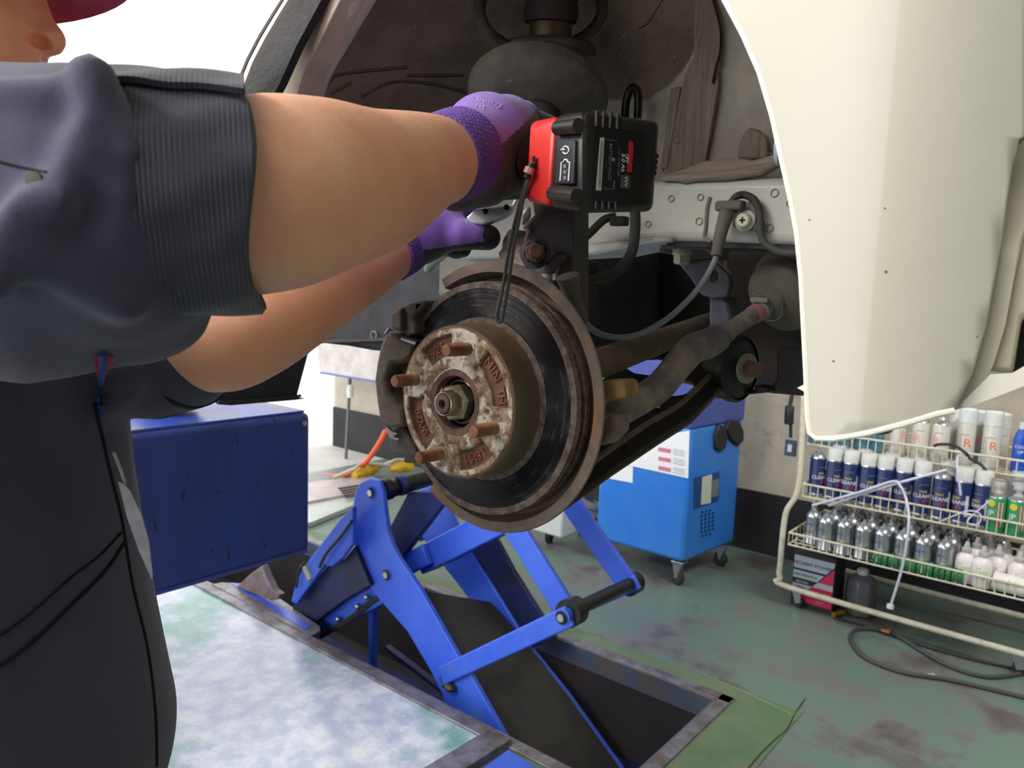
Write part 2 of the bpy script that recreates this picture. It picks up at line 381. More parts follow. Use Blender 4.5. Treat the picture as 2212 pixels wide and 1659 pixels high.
# far floor: steel plates by the opening
M_lp = mat('light_plate', '#a9b0ac', .35, .2, c2='#b9c2bd', scale=7)
def flat(name, pts, z, th, m, label, cat, extra=None, **k):
    f = MB(); f.prism([pZ(x, y, z) for x, y in pts], (0, 0, -th), m)
    if extra: extra(f)
    return f.build(name, label=label, cat=cat, **k)
flat('steel_floor_plate', [(560, 1150), (672, 1128), (765, 1090), (840, 1060), (770, 1068), (672, 1087), (560, 1112)], .03, .028, M_lp, 'pale green steel plate at the far end of the lift pit, beside blue arms', 'floor plate', lambda f: None, bevel=.002)
def perf(f):
    for i in range(10):
        for j in range(5):
            c = pZ(735+i*8+j*4, 1055+j*5-i*1.2, .047); f.lathe([(.0, 0), (.016, 0), (.016, .004), (0, .004)], c, (0, 0, 1), M_black, 8)
flat('steel_floor_plate', [(560, 1100), (672, 1082), (790, 1060), (850, 1045), (800, 1028), (672, 1040), (560, 1060)], .045, .04, mat('grey_plate', '#a09a9a', .4, .3, c2='#b5a9a8', scale=9), 'grey perforated steel plate lying behind the pale plate', 'floor plate', perf, bevel=.002)
o = MB(); o.tube(spl([pY(834, 930, 3.3), pY(815, 965, 3.3), pY(785, 1003, 3.35), pY(745, 1026, 3.35), pY(700, 1028, 3.3), pY(672, 1024, 3.3), pY(600, 1010, 3.3), pY(500, 1040, 3.2)]), .018, mat('hose_orange', '#e8603c', .45))
o.build('air_hose', label='orange air hose hanging down behind the brake caliper', cat='hose')
M_yel = mat('yellow_plastic', '#d8b428', .45, c2='#b08c20', scale=20)
for (a, b, lb, r) in (((765, 1028), (812, 1012), 'yellow strap hook bundle nearest the orange hose', .035), ((842, 1014), (890, 1008), 'yellow strap hook bundle behind the blue lift arm tip', .033)):
    t = thing('hook_bundle', pZ(*a), lb, 'hook', 'yellow bundles by the far wall')
    A, B = pZ(a[0], a[1], .06), pZ(b[0], b[1], .06)
    f = MB(); f.tube([A, (A+B)/2+np.array([0, 0, .01]), B], [r*.7, r*1.3, r], M_yel, 10); f.build('body', t)
    f = MB(); f.tube(spl([A+np.array([-.15, -.05, -.03]), A+np.array([0, 0, .05]), (A+B)/2+np.array([0, 0, .06]), B+np.array([.1, .1, .02])]), .012, mat('rope', '#b8ac98', .9, bump=.5), 8); f.build('rope', t)

# ------------------------------------------------------------------ blue service machine
M_blue = mat('cabinet_blue', '#2b78d8', .35, c2='#3a80d6', scale=3); M_blue2 = mat('panel_purple_blue', '#43539f', .35)
A, B, C3 = np.array([-1.99, 3.172, .125]), np.array([-1.5, 3.162, .125]), np.array([-1.45, 3.63, .125])
D = A+C3-B
mc = thing('service_machine', (-1.74, 3.4, 0), 'blue wheeled service cabinet with price sheet, against the back wall', 'machine')
def shrink(q, s): c = sum(q)/len(q); return [c+(p-c)*s for p in q]
f = MB(); f.prism([A, B, C3, D], (0, 0, .64), M_blue); f.build('cabinet', mc, bevel=.02, seg=4)
f = MB(); ba = [p+np.array([0, 0, .63]) for p in shrink([A, B, C3, D], 1.02)]; f.prism(ba, (0, 0, .3), M_blue2); f.prism([p+np.array([0, .0, .93]) for p in shrink([A, B, C3, D], .8)], (0, 0, .12), M_blue); f.build('control_panel', mc, bevel=.012)
M_pap = mat('paper', '#e6eaf0', .6)
fy = lambda x, y: A+(B-A)*0+np.array([0, 0, 0])
def onfront(x, y, off=-.003):   # the cabinet's front face
    n = np.cross(B-A, [0, 0, 1]); n /= np.linalg.norm(n); r = P(x, y, 1)-CAM; t = ((A-CAM)@n)/(r@n); return CAM+r*t+n*(-off)
def onside(x, y, off=-.003):
    n = np.cross(C3-B, [0, 0, 1]); n /= np.linalg.norm(n); r = P(x, y, 1)-CAM; t = ((B-CAM)@n)/(r@n); return CAM+r*t+n*(-off)
for poly, nm in (([(1340, 955), (1490, 930), (1487, 1033), (1368, 1007), (1340, 1000)], 'price_sheet'), ([(1310, 1000), (1368, 1007), (1367, 1043), (1318, 1034)], 'notice_sheet')):
    f = MB(); f.plate(poly, onfront, (0, .002, 0), M_pap)
    if nm == 'price_sheet':
        for i in range(3):
            f.plate([(1423, 966+i*20), (1450, 970+i*20.5), (1450, 979+i*20.5), (1423, 974+i*20)], lambda x, y: onfront(x, y, -.004), (0, .001, 0), mat('print_red', '#c87890', .7))
            for k in range(3):
                f.plate([(1455, 969+i*20+k*5), (1480, 974+i*20+k*5), (1480, 976+i*20+k*5), (1455, 971+i*20+k*5)], lambda x, y: onfront(x, y, -.004), (0, .001, 0), mat('print_grey', '#a8acb8', .7))
    f.build(nm, mc)
f = MB(); f.plate([(1498, 1032), (1554, 1018), (1551, 1082), (1498, 1100)], onside, (-.003, 0, 0), mat('recess_blue', '#234a86', .4)); f.plate([(1516, 1030), (1536, 1024), (1533, 1086), (1513, 1090)], lambda x, y: onside(x, y, -.006), (-.004, 0, 0), mat('sight_glass', '#c8d0c4', .1)); f.plate([(1537, 1038), (1551, 1034), (1549, 1070), (1535, 1074)], lambda x, y: onside(x, y, -.006), (-.004, 0, 0), mat('gauge_plate', '#7f8c96', .4, .3))
f.build('level_window', mc)
f = MB()
for j in range(7):
    for i in range(4 if j not in (0, 6) else 3):
        f.lathe([(0, 0), (.0065, 0), (.0065, .002), (0, .002)], onside(1514+i*8.3+(2 if j in (0, 6) else 0), 1106+j*8.5-i*2.2), np.cross(C3-B, [0, 0, 1]), M_black, 8)
f.build('vent_grille', mc)
M_zinc = mat('zinc', '#a9adb2', .3, .9); M_rub = mat('rubber_dark', '#2b2b2e', .6)
for p in (B+(A-B)*.08+(C3-B)*.08, A+(B-A)*.08+(D-A)*.08, C3+(D-C3)*.08+(B-C3)*.08, D+(C3-D)*.08+(A-D)*.08):
    f = MB(); f.box((p[0], p[1], .115), (.06, .06, .012), M_zinc); f.prism([(p[0]-.03, p[1]-.016, .11), (p[0]+.02, p[1]-.016, .11), (p[0]+.0, p[1]-.016, .035), (p[0]-.016, p[1]-.016, .035)], (0, .032, 0), M_zinc)
    c = f.build('caster', mc, bevel=.003); g = MB(); g.lathe([(0, -.014), (.03, -.014), (.037, -.008), (.037, .008), (.03, .014), (0, .014)], (p[0]-.006, p[1], .037), (.2, 1, 0), M_rub, 24); ORG[c] = ORG[mc]; g.build('wheel', c)
for pts, lb in (([(1548, 915), (1560, 920), (1566, 945), (1560, 968), (1548, 974), (1540, 966), (1540, 940)], 'left'), ([(1570, 905), (1590, 908), (1600, 930), (1600, 950), (1588, 962), (1575, 950), (1562, 925)], 'right')):
    f = MB(); f.plate(pts, lambda x, y: onside(x, y, -.02), (-.02, 0, 0), M_black)
    f.build('rubber_glove', label='black rubber pad hanging on the blue machine, %s one of the pair' % lb, cat='pad', group='black pads hanging on the machine', bevel=.006)
f = MB()
for k in range(3): f.lathe([(.05, 0), (.065, .01), (.065, .03), (.05, .04)], pZ(1245, 1105, .14+.04*k)+np.array([0, .12, 0]), (.3, .2, 1), mat('cable_grey', '#8d9096', .5), 24)
f.box(pZ(1250, 1150, .05)+np.array([0, .12, 0]), (.10, .10, .09), M_rub); f.build('cable_reel', label='grey coiled cable on a dark base left of the blue machine', cat='cable reel')
t = thing('oil_cart', pZ(1195, 1155), 'white cart corner on a black caster below the brake disc', 'cart')
f = MB(); f.box(pZ(1180, 1130, .16)+np.array([0, .1, .05]), (.2, .2, .22), mat('cart_white', '#c8d0d0', .5)); f.build('body', t, bevel=.01)
f = MB(); f.lathe([(0, -.015), (.04, -.012), (.04, .012), (0, .015)], pZ(1187, 1157, .04), (1, .3, 0), M_rub, 20); f.build('caster', t)

# ------------------------------------------------------------------ wire rack with cans
M_rw = mat('rack_white', '#d5d3c4', .4, c2='#c5bfa6', scale=25)
rk = thing('wire_rack', (-.6, 3.45, 0), 'white wire basket rack on casters full of spray cans, below the bumper', 'rack')
RX0, RX1 = -1.05, .42
def U(y): return spl([(RX0-.03, y, 1.35), (RX0-.01, y, .95), (RX0, y, .56), (RX0-.045, y, .42), (RX0-.05, y, .2), (RX0-.045, y, .13), (RX0+.02, y, .095), (-.2, y, .085), (RX1, y, .08), (RX1+.07, y, .13), (RX1+.07, y, .42), (RX1+.02, y, .56), (RX1+.02, y, 1.35)], 6)
f = MB(); f.tube(U(3.3), .0125, M_rw, 12); f.build('front_frame', rk)
f = MB(); f.tube(U(3.72), .0125, M_rw, 12); f.build('rear_frame', rk)
def basket(x0, x1, y0, y1, zb, h):
    f = MB()
    for zz in (zb, zb+h):
        f.tube([(x0, y0, zz), (x1, y0, zz), (x1, y1, zz), (x0, y1, zz), (x0, y0, zz)], .004 if zz == zb else .005, M_rw, 6)
    n = int((x1-x0)/.031)
    for i in range(n+1):
        x = x0+(x1-x0)*i/n; f.tube([(x, y0, zb+h), (x, y0, zb), (x, y1, zb), (x, y1, zb+h)], .0022, M_rw, 5)
    n = int((y1-y0)/.045)
    for i in range(n+1):
        y = y0+(y1-y0)*i/n; f.tube([(x0, y, zb+h), (x0, y, zb), (x1, y, zb), (x1, y, zb+h)], .0026, M_rw, 5)
    f.build('basket', rk)
basket(-1.06, .4, 3.4, 3.7, .727, .06); basket(-1.03, .4, 3.3, 3.7, .515, .055); basket(-1.04, .4, 3.2, 3.68, .32, .052)
for x, y in ((-1.03, 3.345), (-.2, 3.31), (-1.03, 3.7), (RX1, 3.7)):
    f = MB(); f.prism([(x-.02, y-.02, .08), (x+.02, y-.02, .08), (x+.025, y-.02, .03), (x, y-.02, .02)], (0, .04, 0), M_zinc); c = f.build('caster', rk, bevel=.002)
    g = MB(); g.lathe([(0, -.012), (.022, -.012), (.027, 0), (.022, .012), (0, .012)], (x+.01, y, .027), (.3, 1, 0), M_rub, 20); g.build('wheel', c)
M_alu = mat('aluminium', '#c2c6cc', .22, .9); M_capw = mat('cap_white', '#d7dbda', .35, c2='#c9cdcc', scale=30); M_navy = mat('can_navy', '#1c2c5c', .3, c2='#223468', scale=5)
M_wtx = mat('ink_white', '#e4e4ea', .5); M_rtx = mat('ink_red', '#c83444', .5); M_ytx = mat('ink_yellow', '#d8c83c', .5); M_or = mat('ink_orange', '#e06a38', .5); M_pk = mat('ink_pink', '#e88a96', .5); M_gtx = mat('ink_grey', '#8d9094', .5); M_grn = mat('can_green', '#1f8a58', .4); M_lgr = mat('ink_lime', '#86c840', .5)
ordi = ['first', 'second', 'third', 'fourth', 'fifth', 'sixth', 'seventh', 'eighth', 'ninth', 'tenth', 'eleventh', 'twelfth', 'thirteenth', 'fourteenth']
def facing(p, turn=0):   # frame on a can's side that faces the camera
    d = Vector((-p[0], -p[1], 0)).normalized(); d.rotate(Matrix.Rotation(math.radians(turn), 3, 'Z')); return d
def label_frame(c, r, z, turn):
    d = facing(c, turn); x = Vector((0, 0, 1)).cross(d); return frame(Vector(c)+d*r+Vector((0, 0, z)), d, x)
def can_copy(src, loc, rz, label, group):
    r = src.copy(); COL.objects.link(r); r.location = loc; r.rotation_euler = (0, 0, rz); r['label'] = label
    for ch in src.children:
        c = ch.copy(); COL.objects.link(c); c.parent = r
    return r
def can(name, c, kind, label, cat, group, turn=0):
    """one can or bottle standing at c"""
    t = thing(name, c, label, cat, group); c = Vector(c); Z = (0, 0, 1); f = MB()
    if kind == 'cleaner' or kind == 'cleaner_bare':
        r = .033
        f.lathe([(0, 0), (r-.002, 0), (r, .003), (r, .012), (r-.001, .014), (r-.001, .165), (r-.003, .17), (r-.008, .182), (.015, .188)], c, Z, M_navy, 32, mats=[M_alu]*3+[M_alu, M_navy, M_alu, M_alu, M_alu])
        for (tx, z, s, m, dx) in (('CLEANER', .085, .019, M_wtx, 0), ('JET', .066, .017, M_rtx, .006), ('MAX', .103, .012, M_ytx, -.004), ('>>>>>>', .13, .009, M_gtx, 0)):
            f.text(tx, label_frame(c, r, z, turn)@Matrix.Translation((dx, 0, 0)), s*1.12, .0008, m, bend=r)
        f.text('I', label_frame(c, r, .07, turn+62), .12, .0006, mat('strip_white', '#c8c4c8', .5), bend=r)
        f.build('can', t, sharp=50)
        f = MB()
        if kind == 'cleaner': f.lathe([(.031, .17), (.031, .213), (.028, .22), (0, .22)], c, Z, M_capw, 32); f.build('cap', t)
        else: f.lathe([(.012, .186), (.012, .193), (.006, .194), (.006, .208), (0, .208)], c, Z, M_alu, 16); f.build('nozzle', t)
    elif kind in ('paint', 'paint_bare', 'paint_big'):
        r = .033; hh = .15 if kind != 'paint_big' else .165
        wr = mat('can_pale', '#c2c2ba', .35, c2='#b4b4ac', scale=6)
        f.lathe([(0, 0), (r, 0), (r, hh), (r-.004, hh+.006), (r-.012, hh+.016), (.014, hh+.02)], c, Z, wr, 32, mats=[M_alu, wr, M_alu, M_alu, M_alu])
        m = M_pk if kind != 'paint_big' else M_or
        f.text('R', label_frame(c, r, .085, turn+(12 if kind == 'paint_big' else -22)), .048, .0008, m, bend=r)
        f.text('PAINT', label_frame(c, r, .118, turn), .011, .0008, M_gtx, bend=r); f.text('I', label_frame(c, r, .07, turn-40), .13, .0006, M_gtx, bend=r)
        f.build('can', t, sharp=50); f = MB()
        if kind == 'paint_bare': f.lathe([(.013, hh+.018), (.016, hh+.022), (.012, hh+.03), (.006, hh+.032), (.006, hh+.04), (0, hh+.04)], c, Z, M_alu, 16); f.build('nozzle', t)
        else: f.lathe([(.034, hh), (.033, hh+.052), (.030, hh+.056), (.029, hh+.05), (0, hh+.05)], c, Z, M_capw, 32); f.build('cap', t)
    elif kind == 'teal':
        f.lathe([(0, 0), (.028, 0), (.028, .15), (.02, .165), (.008, .17), (.008, .185), (0, .185)], c, Z, M_navy, 24, mats=[M_alu, mat('can_teal', '#2c5a74', .3, c2='#5a8a9a', scale=30), M_alu, M_alu, M_capw, M_capw]); f.build('can', t)
    elif kind == 'silver':
        r = .0315
        f.lathe([(0, 0), (r, 0), (r, .004), (r-.001, .006), (r-.001, .112), (r, .115), (r-.002, .122), (r-.009, .135), (.013, .142), (.013, .147), (.006, .148), (.006, .16), (0, .16)], c, Z, M_alu, 24, mats=[M_alu]*4+[mat('can_silver', '#aeb4c4', .25, .75, c2='#98a2ba', scale=30)]+[M_alu]*8)
        f.text('PARTS', label_frame(c, r, .085, turn-25), .014, .0006, mat('ink_blue', '#4a68a8', .5), bend=r); f.build('can', t, sharp=50)
    elif kind == 'green':
        r = .032
        f.lathe([(0, 0), (r, 0), (r, .13), (r-.006, .138), (.016, .144)], c, Z, M_grn, 32, mats=[M_alu, M_grn, M_alu, M_alu])
        f.lathe([(0, 0), (.013, 0), (.013, .0009), (0, .0009)], (c+facing(c, turn-20)*r+Vector((0, 0, .108))), facing(c, turn-20), M_ytx, 20)
        for a, mm in ((22, M_rtx), (34, M_wtx), (46, M_rtx)): f.text('I', label_frame(c, r, .062, turn+a), .14, .0006, mm, bend=r)
        f.text('JP', label_frame(c, r, .07, turn-22), .03, .0006, M_wtx, bend=r)
        f.build('can', t, sharp=50); f = MB(); f.lathe([(.014, .142), (.014, .15), (.008, .155), (.008, .168), (.016, .17), (.016, .185), (0, .187)], c, Z, M_capw, 16); f.build('nozzle', t)
        f = MB(); f.lathe([(.0315, .132), (.031, .19), (.027, .2), (0, .202)], c, Z, mat('clear_cap', '#f0f0f0', .1, trans=.9, ior=1.2), 24); f.build('cap', t)
    elif kind == 'squeeze':
        wb = mat('bottle_white', '#e2dede', .35)
        f.lathe([(0, 0), (.03, 0), (.034, .004), (.034, .085), (.03, .1), (.016, .112), (.014, .118)], c, Z, wb, 28)
        f.text('CARE', label_frame(c, .034, .06, turn+10), .018, .0006, M_lgr, bend=.034); f.text('-', label_frame(c, .034, .078, turn-10), .05, .0006, M_rtx, bend=.034); f.text('( )', label_frame(c, .034, .04, turn), .03, .0006, M_lgr, bend=.034)
        f.build('bottle', t, sharp=50); f = MB(); f.lathe([(.017, .112), (.018, .128), (.011, .133), (.008, .148), (.006, .155), (0, .156)], c, Z, mat('bottle_cap', '#dcdedd', .2, trans=.5), 20); f.build('cap', t)
    elif kind == 'bluebottle':
        f.lathe([(0, 0), (.028, 0), (.028, .125), (.022, .15), (.013, .165), (.013, .172)], c, Z, mat('bottle_blue', '#1c50b4', .3), 28)
        f.text('COOL', label_frame(c, .028, .1, turn), .016, .0006, M_wtx, bend=.028); f.text('UP', label_frame(c, .028, .08, turn), .016, .0006, M_wtx, bend=.028); f.build('bottle', t); f = MB(); f.lathe([(.014, .168), (.014, .192), (0, .194)], c, Z, M_capw, 20); f.build('cap', t)
    return t
# middle basket
xs = [(1762, 'cleaner_bare', 40), (1797, 'cleaner', 35), (1832, 'cleaner', -5), (1869, 'cleaner', 30), (1905, 'cleaner', -10), (1945, 'cleaner', 8), (1984, 'cleaner', 22), (2026, 'cleaner_bare', 0), (2072, 'cleaner', -32), (2114, 'cleaner', -32)]
for i, (px, kd, tn) in enumerate(xs):
    q = pY(px, 1060+(px-1762)*.25, 3.352); can('spray_can', (q[0], 3.352, .518), kd, 'navy cleaner spray can, %s from the left in the middle basket%s' % (ordi[i], ', without its cap' if 'bare' in kd else ' with white cap'), 'spray can', 'navy cleaner cans in the middle basket', tn)
for i in range(7):
    can('spray_can', (-.93+i*.105+(.03 if i > 5 else 0), 3.44, .518), 'cleaner', 'navy cleaner can in the back row of the middle basket, %s from the left' % ordi[i], 'spray can', 'navy cleaner cans behind the front row', 10)
for i, px in enumerate((2148, 2192)):
    q = pY(px, 1140, 3.34); can('spray_can', (q[0], 3.34, .518), 'green', 'green spray can with clear cap and yellow dot, %s' % ('left one' if i == 0 else 'right one, at the photo edge'), 'spray can', 'green cans in the middle basket', 0 if i else -12)
# top basket
for i, (px, kd, y, tn) in enumerate(((1756, 'teal', 3.46, 0), (1790, 'teal', 3.46, 0), (1822, 'teal', 3.46, 0), (1858, 'teal', 3.46, 0), (1892, 'teal', 3.46, 0), (1937, 'paint', 3.46, 60), (1985, 'paint_bare', 3.45, 0), (2028, 'paint_bare', 3.45, -6), (2082, 'paint_big', 3.5, 0), (2138, 'paint_big', 3.5, 0), (2062, 'paint', 3.6, 30), (2108, 'paint', 3.6, 30), (2155, 'paint', 3.6, 20), (2202, 'bluebottle', 3.48, 0))):
    q = pY(px, 960+(px-1756)*.08, y)
    lb = {'teal': 'slim teal can in the top basket under the bumper, %s from the left' % ordi[i], 'paint': 'pale white-capped paint can, %s from left in top basket' % ordi[i], 'paint_bare': 'pale uncapped can with pink R, %s one' % ('left' if px < 2000 else 'right'), 'paint_big': 'tall white-capped paint can with orange R, %s one' % ('left' if px < 2100 else 'right'), 'bluebottle': 'bright blue bottle with white cap, end of the top basket'}[kd]
    can('spray_can' if kd != 'bluebottle' else 'coolant_bottle', (q[0], y, .73), kd, lb, 'spray can' if kd != 'bluebottle' else 'bottle', 'cans in the top basket' if kd != 'bluebottle' else None, tn)
# bottom basket: silver cans, four rows
proto = None
for row in range(5):
    for i in range(9 if row else 8):
        x = -.905+i*.0735+(.012*(row % 2)) ; y = 3.245+row*.068
        if x > -.41 and row < 3: continue
        lb = 'silver spray can, %s from the left in the %s row of the bottom basket' % (ordi[i], ('front', 'second', 'third', 'fourth', 'rear')[row])
        if proto is None: proto = can('silver_can', (x, y, .324), 'silver', lb, 'spray can', 'silver cans in the bottom basket', -10)
        else: can_copy(proto, (x, y, .324), random.uniform(-.5, .5), lb, None)
can_copy(proto, (-.97, 3.29, .324), .3, 'silver spray can standing alone at the far left of the bottom basket', None)
k = 0
for px, py, y, dz in ((2081, 1255, 3.25, 0), (2115, 1285, 3.235, 0), (2150, 1260, 3.29, 0), (2195, 1275, 3.27, 0), (2107, 1215, 3.34, 0), (2135, 1215, 3.4, 0), (2170, 1215, 3.36, 0), (2205, 1220, 3.36, 0)):
    q = pY(px, py, y); can('squeeze_bottle', (q[0], y, .324), 'squeeze', 'white squeeze bottle with green print, %s from the left of the cluster' % ordi[k], 'bottle', 'white bottles in the bottom basket', k*9-20); k += 1
t = thing('squeeze_bottle', pY(2190, 1262, 3.225), 'white bottle with lime print lying on its side at the basket front', 'bottle'); f = MB()
f.lathe([(0, 0), (.03, 0), (.033, .004), (.033, .1), (.02, .115)], (-.30, 3.238, .36), (1, -.05, -.05), mat('bottle_white', '#e2dede'), 24); f.build('bottle', t)
f = MB(); f.text('( (', frame(Vector((-.24, 3.204, .37)), (0, -1, .2), (1, 0, 0)), .03, .0006, M_lgr); f.build('print', t)
f = MB()
for i in range(16):
    f.lathe([(.026+.005*math.cos(a*math.pi/3), .008*math.sin(a*math.pi/3)) for a in range(7)], (-.70+.3+(i*-.02), 3.222, .347), (1, 0, .0), mat('coil_green', '#2c7a44', .4, trans=.2), 20)
f.build('coiled_tube', label='green coiled air tube lying along the front of the bottom basket', cat='tube')
# box, jug, tubes, cables
bx = thing('battery_box', (-.97, 3.4, 0), 'black red and white battery carton standing under the rack', 'box')
f = MB(); f.box((-.972, 3.44, .125), (.18, .16, .25), mat('carton_black', '#26242a', .6)); f.build('carton', bx, bevel=.002)
fb = lambda x, y: np.array([x, 3.356, y])
def face(name, quads):
    f = MB()
    for q, m in quads: f.prism([(-1.062+u*.18, 3.3585, .25*v) for u, v in q], (0, -.0012, 0), m)
    return f
M_silv = mat('print_silver', '#a9b8c4', .4); M_mag = mat('print_magenta', '#c62c58', .5)
f = face('print', [([(.02, .70), (.80, .70), (.98, .86), (.98, .93), (.02, .93)], M_silv), ([(.02, .52), (.6, .52), (.76, .66), (.02, .66)], M_silv), ([(.02, .30), (.34, .30), (.5, .42), (.02, .42)], M_silv), ([(.34, .28), (.98, .82), (.98, .1), (.25, .1)], M_mag)])
f.prism([(-1.062+u*.18, 3.357, .25*v) for u, v in ((.5, .42), (.62, .52), (.98, .52), (.98, .42))], (0, -.001, 0), M_silv)
T = lambda u, v: frame(Vector((-1.062+u*.18, 3.3562, .25*v)), (0, -1, 0), (1, 0, 0))
f.text('TECHNO POWER', T(.46, .80), .021, .001, M_black); f.text('HIGH GRADE PLUS', T(.32, .59), .0115, .001, M_black); f.text('40B19R', T(.68, .30), .03, .001, M_wtx); f.text('BATTERY', T(.26, .46), .013, .001, M_wtx); f.text('OPEN', T(.2, .35), .018, .001, M_black); f.text('40B19L', T(.7, .17), .012, .001, M_pk)
f.build('front_print', bx)
jg = thing('oil_jug', (-.80, 3.5, 0), 'grey plastic jug with white screw cap beside the battery carton', 'jug')
f = MB(); f.lathe([(0, 0), (.062, 0), (.066, .006), (.066, .13), (.06, .155), (.03, .175), (.02, .18)], (-.80, 3.48, 0), (0, 0, 1), mat('jug_grey', '#5b5f6a', .35, c2='#70726e', scale=5), 8, ref=(1, 1, 0)); f.build('body', jg, bevel=.01, sharp=30)
f = MB(); f.lathe([(.022, .17), (.024, .172), (.024, .195), (.02, .2), (0, .2)], (-.80, 3.48, 0), (0, 0, 1), M_capw, 24); f.build('cap', jg)
f = MB(); f.tube([pZ(1800, 1328, .015), pZ(1822, 1322, .02)], .012, mat('brass', '#b08a30', .35, .8)); f.build('brass_fitting', label='small brass fitting on the floor in front of the battery carton', cat='fitting')
M_tubew = mat('clear_tube', '#c8ccdc', .25)
def wire(name, pts, r, m, label, cat, n=8):
    f = MB(); f.tube(spl(pts, n), r, m, 8); return f.build(name, label=label, cat=cat)
wire('clear_tube', [pY(1755, 1092, 3.28), pY(1860, 1062, 3.27), pY(1928, 1040, 3.27), pY(1945, 1050, 3.25), pY(1958, 1080, 3.24), pY(1963, 1130, 3.18), pY(1950, 1220, 3.17), pY(1925, 1305, 3.17)], .005, M_tubew, 'long clear plastic tube hanging down over the basket fronts', 'tube')
f = MB(); c = pY(1923, 1310, 3.17); f.lathe([(0, -.012), (.012, -.01), (.014, 0), (.012, .01), (0, .012)], c, (0, .3, 1), M_capw, 16); f.build('tube_cap', label='small white plastic plug at the end of the hanging tube', cat='plug')
wire('clear_tube', [pY(1790, 1092, 3.29), pY(1900, 1055, 3.28), pY(2045, 1015, 3.28)], .0055, M_tubew, 'straight clear plastic tube lying slanted across the middle basket', 'tube')
wire('clear_tube', [pY(2035, 1125, 3.28), pY(2090, 1104, 3.26), pY(2118, 1112, 3.26), pY(2112, 1133, 3.26), pY(2090, 1125, 3.26), pY(2140, 1080, 3.27)], .003, M_tubew, 'thin looped clear tube at the right of the middle basket', 'tube')
wire('test_lead', [pY(2018, 963, 3.38), pY(2030, 960, 3.37), pY(2060, 962, 3.37), pY(2085, 978, 3.37), pY(2095, 990, 3.39), pY(2120, 1005, 3.37), pY(2140, 1030, 3.36)], .006, M_rub, 'black test lead draped over the top basket', 'cable')
wire('test_lead', [pY(2090, 990, 3.38), pY(2070, 985, 3.36), pY(2068, 1010, 3.3), pY(2073, 1050, 3.29), pY(2075, 1070, 3.29)], .004, M_tubew, 'thin lead hanging from the top basket to the middle one', 'cable')
wire('floor_cable', [pZ(2230, 1450, .01), pZ(2140, 1462, .01), pZ(2060, 1442, .01), pZ(1990, 1405, .01), pZ(1930, 1368, .01), pZ(1880, 1358, .01), pZ(1845, 1362, .01), pZ(1840, 1385, .01), pZ(1870, 1420, .01), pZ(1950, 1452, .01), pZ(2060, 1470, .01), pZ(2230, 1510, .01)], .008, mat('cable_rubber', '#4a494e', .5), 'dark grey rubber cable looped on the green floor', 'cable')
wire('floor_cable', [pZ(1800, 1335, .006), pZ(1860, 1350, .006), pZ(1960, 1385, .006), pZ(2100, 1425, .006), pZ(2230, 1452, .006)], .004, M_rub, 'thin black cable running under the wire rack', 'cable')
flat('paper_scrap', [(1902, 1358), (1928, 1358), (1920, 1367), (1905, 1363)], .02, .002, mat('scrap_orange', '#c87850', .7), 'small orange scrap on the floor by the cable loop', 'scrap')
flat('paper_scrap', [(2003, 1455), (2018, 1454), (2022, 1460), (2008, 1461)], .01, .002, mat('scrap_pale', '#b8b896', .7), 'small pale scrap on the floor below the cable loop', 'scrap')
hk = thing('hanging_tags', pY(1708, 900, 3.5), 'dark brush and small blue tag hanging on the back wall left of the rack', 'tag')
f = MB(); f.tube(spl([pY(1712, 850, 3.7), pY(1706, 880, 3.6), pY(1704, 915, 3.6)]), [.01]*8+[.022]*9, M_rub, 10); f.tube([pY(1712, 850, 3.7), pY(1712, 845, 3.96)], .005, M_zinc, 6); f.build('brush', hk)
f = MB(); f.box(pY(1708, 968, 3.6), (.05, .02, .075), mat('tag_blue', '#3c5a78', .5)); f.box(pY(1706, 968, 3.585), (.02, .004, .035), M_wtx); f.tube([pY(1708, 945, 3.6), pY(1708, 915, 3.6)], .008, M_rub, 8); f.build('tag', hk)
f = MB(); f.box((.0, 3.86, 1.2), (1.6, .16, .03), mat('wood_shelf', '#8a6038', .6, c2='#74502c', scale=12, stretch=(1, 8, 8))); f.build('wooden_shelf', label='brown wooden shelf board on the wall behind the rack', cat='shelf')
# ------------------------------------------------------------------ scissor lift
M_lb = mat('lift_blue', '#2f55c8', .38, c2='#3c60cc', scale=4, bump=.05, bscale=40, c3='#5a6488', s3=11, lo3=.62, hi3=.8)
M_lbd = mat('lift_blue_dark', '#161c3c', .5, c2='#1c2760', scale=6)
M_grease = mat('grease', '#16161c', .3, .3); M_dark = mat('hollow_dark', '#121214', .8)
lf = thing('scissor_lift', (-2.0, 2.0, -.42), 'blue steel scissor lift arms rising from the floor pit under the car', 'lift')
def arm(name, px, y, th, m=M_lb, holes=(), bev=.004, mb=None):
    f = mb or MB(); f.plate(px, lambda a, b: pY(a, b, y), (0, th, 0), m, holes=holes); return f if mb else f.build(name, lf, bevel=bev)
def pin(px, y, r=.026, L=.012, parent=None):
    c = pY(px[0], px[1], y); f = MB(); f.lathe([(0, -L), (r*.45, -L), (r*.45, -L*.6), (r*.8, -L*.5), (r*.8, -L*.2), (r, -L*.1), (r, .02)], c, (0, 1, 0), M_zinc, 24, mats=[M_zinc, M_zinc, M_grease, M_lb, M_lb, M_lb]); f.build('pin', lf)
YA, YB = 1.78, 2.16
A_out = [(768, 1060), (778, 1043), (800, 1033), (818, 1040), (827, 1060), (832, 1110), (838, 1150), (848, 1180), (862, 1207), (905, 1270), (992, 1423), (1005, 1480), (1100, 1640), (1120, 1700), (1045, 1700), (1035, 1659), (985, 1580), (960, 1515), (920, 1445), (880, 1360), (810, 1285), (790, 1250), (768, 1190), (760, 1140), (762, 1090)]
